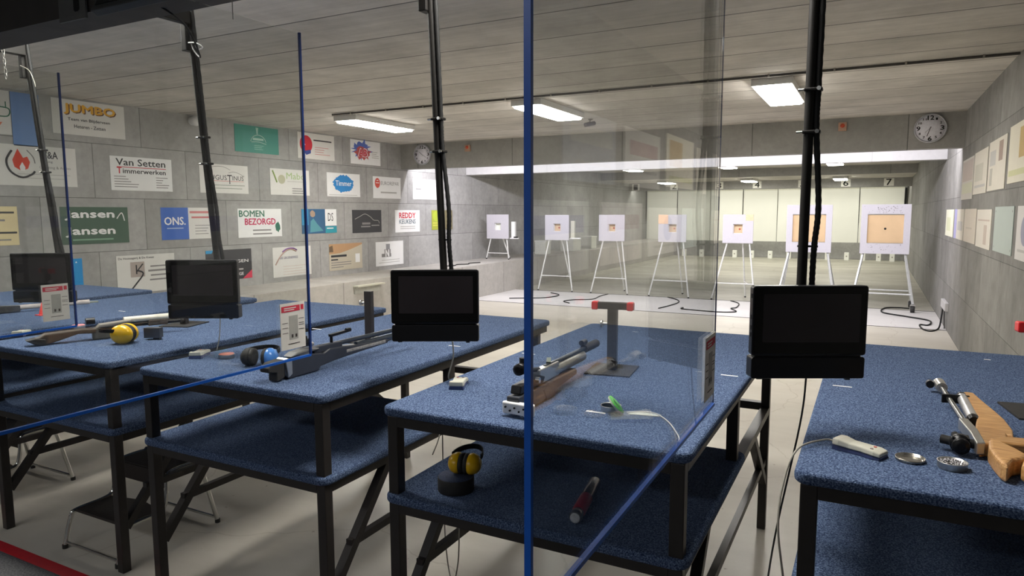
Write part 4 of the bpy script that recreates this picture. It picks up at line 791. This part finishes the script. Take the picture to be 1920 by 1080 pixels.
P('L', 9.95, 10.70, 1.26, 1.66, W2, 'white poster with red over dark capitals near the corner', [('t', RD, 'REDDY', 0.16, 0.64, 0.66, 0.24, 0.04), ('t', (0.08, 0.14, 0.18), 'KEUKENS', 0.16, 0.38, 0.66, 0.20, 0.02), ('l', LG, 0.2, 0.24, 0.6, 0.03), ('l', LG, 0.2, 0.15, 0.6, 0.03)])
P('L', 11.10, 11.84, 1.28, 1.66, (0.20, 0.17, 0.09), 'olive poster with yellow green emblem partly behind the pole', [('r', (0.38, 0.42, 0.05), 0.0, 0.0, 0.30, 1.0), ('o', (0.45, 0.55, 0.05), 0.25, 0.70, 0.20, 0.14, 0), ('l', (0.6, 0.6, 0.1), 0.05, 0.32, 0.34, 0.06), ('l', (0.6, 0.6, 0.1), 0.05, 0.20, 0.44, 0.06)])
P('L', 4.16, 4.42, 0.80, 1.13, (0.01, 0.26, 0.62), 'small bright blue poster low on the wall behind the left screen', [('p', W2, [(0.72, 0.86), (0.80, 0.86), (0.76, 0.92)]), ('l', (0.2, 0.5, 0.8), 0.1, 0.70, 0.4, 0.05)])
P('L', 4.80, 5.53, 0.69, 1.13, WH, 'white poster with a drawn K shaped wood figure', [('t', K, 'De Houtzagerij & De Kwast', 0.03, 0.88, 0.60, 0.07), ('r', (0.42, 0.36, 0.33), 0.22, 0.42, 0.24, 0.40), ('a', K, [(0.32, 0.74), (0.32, 0.50)], 0.007), ('a', K, [(0.32, 0.56), (0.43, 0.76)], 0.007), ('a', K, [(0.33, 0.60), (0.43, 0.50), (0.30, 0.24), (0.18, 0.04)], 0.009), ('l', GR, 0.56, 0.66, 0.3, 0.04), ('l', GR, 0.52, 0.54, 0.36, 0.05), ('l', GR, 0.56, 0.42, 0.3, 0.04), ('l', GR, 0.54, 0.30, 0.36, 0.04)])
P('L', 5.98, 6.71, 0.73, 1.13, (0.035, 0.035, 0.04), 'black poster with a red corner triangle, half behind a monitor', [('t', W2, 'NIJMEGEN', 0.30, 0.52, 0.62, 0.13, 0.02), ('l', LG, 0.5, 0.30, 0.3, 0.05), ('t', W2, 'GARAGE', 0.46, 0.12, 0.34, 0.10, 0.03), ('p', (0.65, 0.05, 0.10), [(0.78, 0.0), (1.0, 0.0), (1.0, 0.28)]), ('p', (0.02, 0.30, 0.60), [(0, 1), (0, 0.9), (0.12, 0.9), (0.15, 1)])])
P('L', 7.09, 7.84, 0.69, 1.12, WH, 'white poster with orange and purple curved swoosh', [('a', (0.45, 0.30, 0.25), [(0.06, 0.42), (0.18, 0.68), (0.32, 0.86), (0.46, 0.92), (0.60, 0.84)], 0.010), ('a', (0.25, 0.12, 0.35), [(0.24, 0.84), (0.36, 0.94), (0.52, 0.95), (0.62, 0.88)], 0.010), ('t', (0.12, 0.10, 0.20), 'DE GROENEWEG', 0.18, 0.60, 0.46, 0.08)] + lines((0.6, 0.45, 0.38), 0.25, 0.34, 4, 0.09, (0.6, 0.5, 0.6, 0.62), 0.012))
P('L', 8.24, 9.03, 0.70, 1.12, (0.55, 0.50, 0.40), 'photo poster of warm toned buildings over cream text area', [('p', (0.50, 0.30, 0.16), [(0.0, 1.0), (0.0, 0.62), (0.3, 0.64), (0.62, 0.76), (1.0, 0.94), (1.0, 1.0)]), ('p', (0.15, 0.10, 0.06), [(0.0, 0.9), (0.1, 0.95), (0.12, 0.7), (0.0, 0.7)]), ('l', K, 0.05, 0.50, 0.46, 0.08), ('l', K, 0.05, 0.38, 0.2, 0.05), ('r', W2, 0.78, 0.24, 0.14, 0.34)] + lines(GR, 0.05, 0.28, 3, 0.09, (0.6, 0.6, 0.36), 0.03))
P('L', 9.39, 10.17, 0.69, 1.11, W2, 'white poster with stacked grey building shape around letter N', [('r', GR, 0.20, 0.36, 0.34, 0.14), ('r', GR, 0.30, 0.50, 0.22, 0.18), ('r', (0.3, 0.3, 0.32), 0.36, 0.68, 0.14, 0.22), ('t', W2, 'N', 0.34, 0.38, 0.12, 0.28, 0.06), ('l', LG, 0.2, 0.22, 0.65, 0.02), ('l', LG, 0.1, 0.12, 0.75, 0.02)])
# right wall
C1 = (0.62, 0.58, 0.50); G2 = (0.45, 0.43, 0.40)
P('R', 9.05, 10.12, 1.74, 2.21, (0.50, 0.47, 0.42), 'farthest grey beige poster in the upper row on the right wall', [('r', (0.42, 0.34, 0.30), 0.05, 0.45, 0.9, 0.5), ('r', (0.5, 0.5, 0.36), 0.05, 0.15, 0.9, 0.25)])
P('R', 8.02, 9.0, 1.78, 2.22, C1, 'pale poster in the upper row between the farthest and the brown striped one', [('r', (0.50, 0.48, 0.40), 0.1, 0.30, 0.6, 0.4), ('l', LG, 0.1, 0.15, 0.8, 0.06)])
P('R', 6.97, 7.94, 1.79, 2.24, C1, 'pale poster with a brown upright stripe in the upper row', [('r', (0.30, 0.22, 0.18), 0.60, 0.55, 0.22, 0.38), ('l', LG, 0.08, 0.50, 0.35, 0.3), ('r', (0.40, 0.38, 0.33), 0.12, 0.1, 0.15, 0.35)])
P('R', 5.85, 6.84, 1.82, 2.27, (0.68, 0.64, 0.52), 'cream poster with yellow brown picture at the upper right photo edge', [('r', (0.50, 0.34, 0.12), 0.45, 0.40, 0.45, 0.5), ('l', (0.55, 0.55, 0.30), 0.05, 0.12, 0.85, 0.10)])
P('R', 10.85, 11.9, 1.26, 1.63, (0.72, 0.72, 0.58), 'farthest small pale poster in the lower row on the right wall', [('r', (0.60, 0.62, 0.42), 0.15, 0.2, 0.5, 0.5)])
P('R', 9.68, 10.7, 1.26, 1.63, C1, 'white poster with violet left edge in the lower row', [('r', (0.35, 0.34, 0.60), 0.0, 0.0, 0.28, 1.0), ('l', LG, 0.4, 0.3, 0.5, 0.3)])
P('R', 8.58, 9.6, 1.26, 1.63, (0.60, 0.54, 0.46), 'plain beige poster in the lower row on the right wall', [('l', (0.5, 0.45, 0.38), 0.2, 0.4, 0.5, 0.05)])
P('R', 7.53, 8.50, 1.25, 1.62, (0.66, 0.62, 0.55), 'cream poster with faint brown lines in the lower row', [('l', (0.5, 0.4, 0.34), 0.1, 0.70, 0.8, 0.04), ('r', (0.50, 0.42, 0.36), 0.55, 0.1, 0.2, 0.5)])
P('R', 6.42, 7.34, 1.26, 1.64, (0.40, 0.46, 0.43), 'pale green blank board screwed to the right wall', [('o', GR, 0.06, 0.1, 0.010, 0.010, 0), ('o', GR, 0.94, 0.1, 0.010, 0.010, 0), ('o', GR, 0.06, 0.9, 0.010, 0.010, 0), ('o', GR, 0.94, 0.9, 0.010, 0.010, 0)])
P('R', 5.36, 6.26, 1.25, 1.64, (0.64, 0.62, 0.60), 'white poster cut by the right photo edge in the lower row', [('o', (0.3, 0.3, 0.4), 0.35, 0.55, 0.16, 0.12, 0), ('l', LG, 0.1, 0.15, 0.7, 0.05)])
for y, z, c, c2, lb in ((4.75, 1.79, (0.62, 0.60, 0.56), (0.45, 0.28, 0.27), 'white poster with red band reflected in the glass, upper row'), (3.65, 1.79, (0.42, 0.44, 0.50), (0.55, 0.55, 0.52), 'blue poster seen only as a reflection, upper row'),
                        (4.28, 1.25, (0.58, 0.52, 0.50), (0.45, 0.30, 0.30), 'pinkish poster seen only as a reflection, lower row'), (3.15, 1.25, (0.60, 0.60, 0.58), (0.3, 0.3, 0.5), 'pale poster seen only as a reflection, lower row')):
    P('R', y, y + 0.9, z, z + 0.42, c, lb, [('r', c2, 0.08, 0.55, 0.8, 0.25), ('l', LG, 0.1, 0.25, 0.7, 0.05)])

# ------------------------------------------------------------------ ledge objects, sockets
t = thing('wall_bracket_shelf', 'small pale metal shelf bracket on the low ledge wall', 'bracket', (-6.62, 7.70, 0.44))
MB().box(0, 0.10, 0, 0.62, 0.10, 0.12).build('top_plate', M_cream, t)
MB().box(0, 0.02, 0.02, 0.60, 0.0, 0.10).build('back_plate', pm('bracket_grey', (0.42, 0.42, 0.38), 0.6), t)
for x, y, sx, sy, sz, l in ((-7.0, 15.0, 0.28, 0.30, 0.33, 'pale storage box on the ledge just behind the leftmost target'), (-6.95, 16.6, 0.36, 0.5, 0.32, 'pale storage box farther along the ledge'), (-6.95, 17.9, 0.30, 0.4, 0.34, 'third pale storage box along the ledge, behind a target leg')):
    t = thing('storage_box', l, 'box', (x, y, 0.62)); MB().box(-sx / 2, sx / 2, -sy / 2, sy / 2, 0, sz - 0.04).build('body', pm('box_pale', (0.62, 0.62, 0.56), 0.6), t, 0.006); MB().box(-sx / 2 - 0.01, sx / 2 + 0.01, -sy / 2 - 0.01, sy / 2 + 0.01, sz - 0.04, sz).build('lid', pm('box_lid', (0.68, 0.68, 0.64), 0.6), t, 0.004)
cable([(-6.95, 10.7, 0.63), (-6.9, 10.9, 0.63), (-6.98, 11.1, 0.63), (-6.85, 11.3, 0.63), (-6.95, 11.5, 0.63), (-6.85, 11.75, 0.63)], 0.009, M_cable, 'dark tangled cable lying on the pale wall ledge', 'ledge_cable')
t = thing('wall_socket', 'grey socket box low on the right wall with two cables', 'socket', (XR, 11.05, 0.32))
MB().box(-0.045, 0, -0.28, 0.34, -0.05, 0.06).build('cover', pm('socket_grey', (0.50, 0.49, 0.49), 0.5), t, 0.004)
cable([(0.92, 11.0, 0.28), (0.925, 11.0, 0.15), (0.93, 10.95, 0.01)], 0.006, M_cable, 'short black cable dropping straight from the socket box', 'socket_cable')
cable([(0.915, 11.15, 0.28), (0.90, 11.1, 0.14), (0.86, 10.9, 0.02), (0.755, 10.67, 0.01), (0.671, 10.8, 0.01), (0.655, 11.2, 0.01), (0.743, 11.2, 0.01), (0.80, 11.39, 0.012), (0.786, 11.71, 0.012), (0.524, 11.99, 0.012), (0.205, 12.33, 0.012), (0.24, 12.9, 0.012), (0.45, 13.05, 0.012), (0.62, 13.0, 0.012)], 0.011, M_cable, 'black floor cable snaking from the socket to the wheeled target', 'floor_cable')
cable([(-2.214, 12.77, 0.01), (-2.023, 12.46, 0.01), (-1.969, 11.9, 0.01), (-2.03, 11.75, 0.01), (-1.89, 11.43, 0.01), (-2.0, 11.28, 0.01), (-2.199, 11.24, 0.01), (-2.457, 11.27, 0.01), (-2.752, 11.35, 0.01), (-2.76, 11.5, 0.01)], 0.009, M_cable, 'black floor cable with a kink, right of the glass edge', 'floor_cable')
cable([(-3.376, 12.82, 0.01), (-3.114, 12.5, 0.01), (-3.003, 12.136, 0.01), (-3.037, 11.65, 0.01), (-3.11, 11.24, 0.01)], 0.009, M_cable, 'black floor cable bowing below the orange patched target', 'floor_cable')
cable([(-4.563, 12.8, 0.01), (-4.582, 12.4, 0.01), (-4.543, 11.9, 0.01), (-4.823, 11.66, 0.01), (-4.90, 11.39, 0.01), (-4.709, 11.2, 0.01)], 0.009, M_cable, 'black floor cable hooked behind the red-ended rifle rest', 'floor_cable')
cable([(-5.657, 12.5, 0.01), (-5.40, 12.3, 0.01), (-5.336, 12.05, 0.01), (-5.442, 11.7, 0.01), (-5.75, 11.5, 0.01), (-5.993, 11.35, 0.01)], 0.009, M_cable, 'black floor cable crossing behind the thick blue edge', 'floor_cable')

# ------------------------------------------------------------------ target stands
tan = pm('target_card', (0.60, 0.44, 0.28), 0.7, var=0.05); wleg = pm('stand_white', (0.74, 0.74, 0.72), 0.45)
def small_target(cx, label, zc=1.305, fl=0.0, bx=None, patch=None, hs=0.075, dot=(0.02, 0.02, 0.02), bright=None):
    t = thing('target_stand', label, 'target', (cx, 12.85, fl), group='white target stands')
    w_ = 0.262; zb = zc - 0.255 - fl; zt = zc + 0.255 - fl; zm = (zb + zt) / 2
    b = MB(); b.box(-w_, -hs, -0.02, 0, zb, zt).box(hs, w_, -0.02, 0, zb, zt).box(-hs, hs, -0.02, 0, zb, zm - hs).box(-hs, hs, -0.02, 0, zm + hs, zt)
    b.build('board', M_whitep, t)
    e = MB(); e.box(-hs, -hs + 0.008, 0.0, 0.07, zm - hs, zm + hs).box(hs - 0.008, hs, 0, 0.07, zm - hs, zm + hs).box(-hs, hs, 0, 0.07, zm + hs - 0.008, zm + hs).box(-hs, hs, 0, 0.07, zm - hs, zm - hs + 0.008)
    e.build('aperture_box', M_white, t)
    cdm = bright or tan
    q = MB().box(-hs + 0.009, hs - 0.009, 0.055, 0.068, zm - hs + 0.009, zm + hs - 0.009).build('target_card', cdm, t)
    if not bright: MB().lathe([(0.018, 0.054), (0.018, 0.055)], (0.02, 0, zm - 0.005), 18, 'y').lathe([(0, 0.0535), (0.018, 0.054)], (0.02, 0, zm - 0.005), 18, 'y').build('bullseye', pm('bull_red', (0.35, 0.06, 0.03), 0.6), q)
    if patch: MB().box(patch[0], patch[1], -0.022, -0.0201, zt - patch[2], zt).build('orange_patch', pm('patch_orange', (0.80, 0.52, 0.33), 0.7), t)
    yb = 0.65
    for nm, p_, q_ in (('leg', (-0.18, 0.02, zb + 0.02), (-0.44 if fl == 0 else -0.30, 0.03, 0.02)), ('leg', (0.20, 0.02, zb + 0.02), (0.32 if fl == 0 else 0.24, 0.03, 0.02)), ('leg', (0.08, 0.04, zb + 0.05), (0.06 if fl == 0 else 0.12, yb if fl == 0 else 0.3, 0.02))):
        l_ = MB().tube([p_, q_], 0.0135, 10).build(nm, wleg, t); MB().cyl((q_[0], q_[1], 0), (q_[0], q_[1], 0.025), 0.017, 10).build('rubber_foot', M_blackm, l_)
    k = 0.30; zz = zb * k
    if fl == 0:
        MB().tube([(-0.44 + 0.26 * k, 0.03, zz), (0.32 - 0.12 * k, 0.03, zz)], 0.010, 8).tube([(0.20, 0.03, zz), (0.062, yb - (yb - 0.04) * k, zz)], 0.008, 8).build('brace', wleg, t)
    else: MB().tube([(-0.27, 0.03, 0.13), (0.23, 0.03, 0.13)], 0.010, 8).build('brace', wleg, t)
    MB().box(-0.2, 0.22, 0.0, 0.03, zb, zb + 0.03).build('support_rail', wleg, t)
    return t
brt = pm('bright_card', (0.85, 0.86, 0.76), 0.6)
t0 = small_target(-7.05, 'short target stand on the wall ledge, leftmost of the row', 1.315, 0.62, bright=brt)
MB().box(0.30, 0.38, 0.04, 0.10, 0.46, 0.80).build('side_plate', M_white, t0); MB().box(0.26, 0.46, 0.04, 0.09, 0.44, 0.46).build('side_shelf', M_white, t0); MB().box(0.36, 0.44, 0.03, 0.07, 0.46, 0.485).build('side_clip', M_cable, t0)
t1 = small_target(-5.677, 'white target stand just right of the thick blue screen edge', hs=0.08)
MB().box(0.28, 0.36, 0.04, 0.10, 1.10, 1.44).build('side_plate', M_cream, t1); MB().box(0.27, 0.48, 0.04, 0.09, 1.08, 1.10).build('side_shelf', M_white, t1)
small_target(-4.512, 'plain white target stand directly above the red-ended rifle rest', hs=0.075)
small_target(-3.323, 'white target stand with large orange patch at its top left corner', patch=(-0.262, -0.08, 0.17), hs=0.08)
small_target(-2.14, 'white target stand with small orange patch at its top right corner', patch=(0.13, 0.262, 0.11), hs=0.085)
def big_target(cx, label, dots, dot=True):
    t = thing('target_stand', label, 'target', (cx, 12.85, 0), group='white target stands')
    w_ = 0.358; zb, zt = 0.915, 1.722; ow = 0.262; z0, z1 = 1.085, 1.565
    b = MB(); b.box(-w_, -ow, -0.03, 0, zb, zt).box(ow, w_, -0.03, 0, zb, zt).box(-ow, ow, -0.03, 0, zb, z0).box(-ow, ow, -0.03, 0, z1, zt)
    b.build('board', M_whitep, t)
    q = MB().box(-ow - 0.01, ow + 0.01, 0.0, 0.03, z0 - 0.01, z1 + 0.01).build('target_card', pm('target_tan', (0.60, 0.42, 0.245), 0.7, var=0.05, scale=4), t, label='tan card with a small black bull' if dot else 'tan card')
    if dot: MB().lathe([(0.018, -0.002), (0, -0.0025)], (0.0, 0, 1.325), 18, 'y').build('bullseye', M_cable, q)
    MB().box(-ow, ow, -0.012, 0, z1 - 0.012, z1).box(-ow, ow, -0.03, 0, z0, z0 + 0.008).build('lip', M_silver, t)
    if dots:
        r_ = random.Random(5); h_ = MB()
        for i in range(90):
            u = r_.gauss(0, 0.10) if i < 62 else r_.uniform(-0.25, 0.25); z = r_.uniform(1.585, 1.69) if i < 62 else r_.uniform(0.94, 1.075)
            s = r_.uniform(0.003, 0.006); h_.box(u - s, u + s, -0.0312, -0.030, z - s, z + s)
        h_.build('pellet_marks', pm('mark_grey', (0.28, 0.26, 0.27), 0.7), t)
    al = pm('stand_aluminium', (0.60, 0.61, 0.60), 0.4, 0.3)
    for sx in (-1, 1):
        for y2 in (-0.28, 0.42):
            p_ = (sx * 0.30, 0.03, zb + 0.03); q_ = (sx * 0.44, y2, 0.13)
            l_ = MB().bar(p_, q_, 0.028, 0.028).build('leg', al, t)
            MB().box(q_[0] - 0.035, q_[0] + 0.035, y2 - 0.035, y2 + 0.035, 0.112, 0.13).cyl((q_[0] - 0.03, y2, 0.06), (q_[0] + 0.03, y2, 0.06), 0.012, 8).box(q_[0] - 0.040, q_[0] - 0.034, y2 - 0.02, y2 + 0.02, 0.05, 0.12).box(q_[0] + 0.034, q_[0] + 0.040, y2 - 0.02, y2 + 0.02, 0.05, 0.12).build('caster_fork', M_silver, l_)
            MB().lathe([(0.045, -0.030), (0.055, -0.022), (0.055, 0.022), (0.045, 0.030)], (q_[0], y2, 0.0555), 20, 'x').build('caster_wheel', M_blackm, l_)
    MB().tube([(-0.41, -0.22, 0.28), (0.41, -0.22, 0.28)], 0.013, 8).tube([(-0.41, 0.36, 0.28), (0.41, 0.36, 0.28)], 0.013, 8).tube([(0.41, -0.22, 0.28), (0.41, 0.36, 0.28)], 0.012, 8).tube([(-0.41, -0.22, 0.28), (-0.41, 0.36, 0.28)], 0.012, 8).build('brace', al, t)
    MB().box(-0.33, 0.33, 0.0, 0.03, zb, zb + 0.035).build('support_rail', al, t)
big_target(-0.968, 'large white wheeled target frame with tan card behind the black pole', False, False)
big_target(0.182, 'large white wheeled target frame nearest the right wall, tan card with black dot', True)

# ------------------------------------------------------------------ backstop panels, number signs, small floor boxes
px = [-7.50, -6.36, -5.17, -4.06, -2.92, -1.72, -0.42, 0.86]
nm_ = ['first', 'second', 'third', 'fourth', 'fifth', 'sixth', 'seventh']
desc = ['leftmost white hanging backstop panel at the far end', 'white backstop panel above the orange patched target', 'white backstop panel cut by the clear screen edge', 'white backstop panel below the number sign 4', 'white backstop panel left of the black pole at the far end', 'white backstop panel between the two large target frames', 'rightmost white hanging backstop panel, dark slot on its right']
for i in range(7):
    t = thing('backstop_panel', desc[i], 'panel', ((px[i] + px[i + 1]) / 2, 25.2 + (0.05 if i % 2 else 0), 0.60), group='white backstop panels')
    hw = (px[i + 1] - px[i]) / 2 - 0.015
    MB().box(-hw, hw, 0, 0.03, 0, 1.75).build('sheet', pm('panel_white', (0.80, 0.80, 0.74), 0.6, var=0.015, scale=2), t)
    MB().box(-hw, hw, -0.02, 0.05, 1.75, 1.79).build('top_rail', pm('rail_cream', (0.62, 0.61, 0.52), 0.6), t)
    for sx in (-0.7, 0.7): MB().cyl((sx * hw, 0.015, 1.78), (sx * hw, 0.015, 2.0), 0.006, 6).build('hanger', M_gcable, t)
struct(MB().box(0.865, 0.91, 25.25, 25.3, 0.6, 2.36).build('trim_9', M_cable))  # black strip standing in for the shade in the gap beside the last panel
for n_, x in zip('1234567', (-7.36, -6.10, -4.86, -3.50, -2.01, -0.64, 0.36 + 0.02)):
    x = {'1': -7.30, '2': -5.97, '3': -4.50, '4': -3.32, '5': -1.98, '6': -0.78, '7': 0.36}[n_]
    t = thing('number_sign', 'pale sign reading %s on the far beam above the panels' % n_ + {'1': ', leftmost', '2': ', second from left', '3': ', beside the glass edge', '4': ', behind a lamp', '5': ', left of the pole', '6': ', half hidden', '7': ', rightmost'}[n_], 'sign', (x, 23.2, 2.36), group=None)
    MB().box(-0.13, 0.13, -0.012, 0, 0, 0.22).build('plate', pm('sign_plate', (0.85, 0.84, 0.78), 0.6), t)
    add_text(MB(), n_, -0.07, 0.02, 0.14, 0.18, -0.014, 0.02).build('numeral', M_cable, t)
fx = [(-6.3, 'leftmost small white floor box under the backstop panels'), (-5.65, 'second small white floor box from the left'), (-4.45, 'small white floor box left of the fourth target legs'), (-3.85, 'small white floor box between the fourth target legs'), (-3.22, 'small white floor box right of the fourth target legs'),
      (-2.60, 'small white floor box left of the first large target frame'), (-1.35, 'small white floor box below the first large target frame'), (-0.75, 'small white floor box just right of the black pole'), (-0.25, 'small white floor box between the two large frames'), (0.22, 'small white floor box left of centre below the right frame'), (0.62, 'rightmost small white floor box')]
for x, l in fx:
    t = thing('floor_box', l, 'box', (x * 0.97, 25.4, 0), group='small white boxes along the far wall')
    MB().box(-0.07, 0.07, -0.07, 0.07, 0, 0.26).build('box', pm('panel_white', (0.8, 0.8, 0.74), 0.6), t, 0.008); MB().box(-0.02, 0.02, -0.072, -0.069, 0.12, 0.16).build('latch', M_gcable, t)
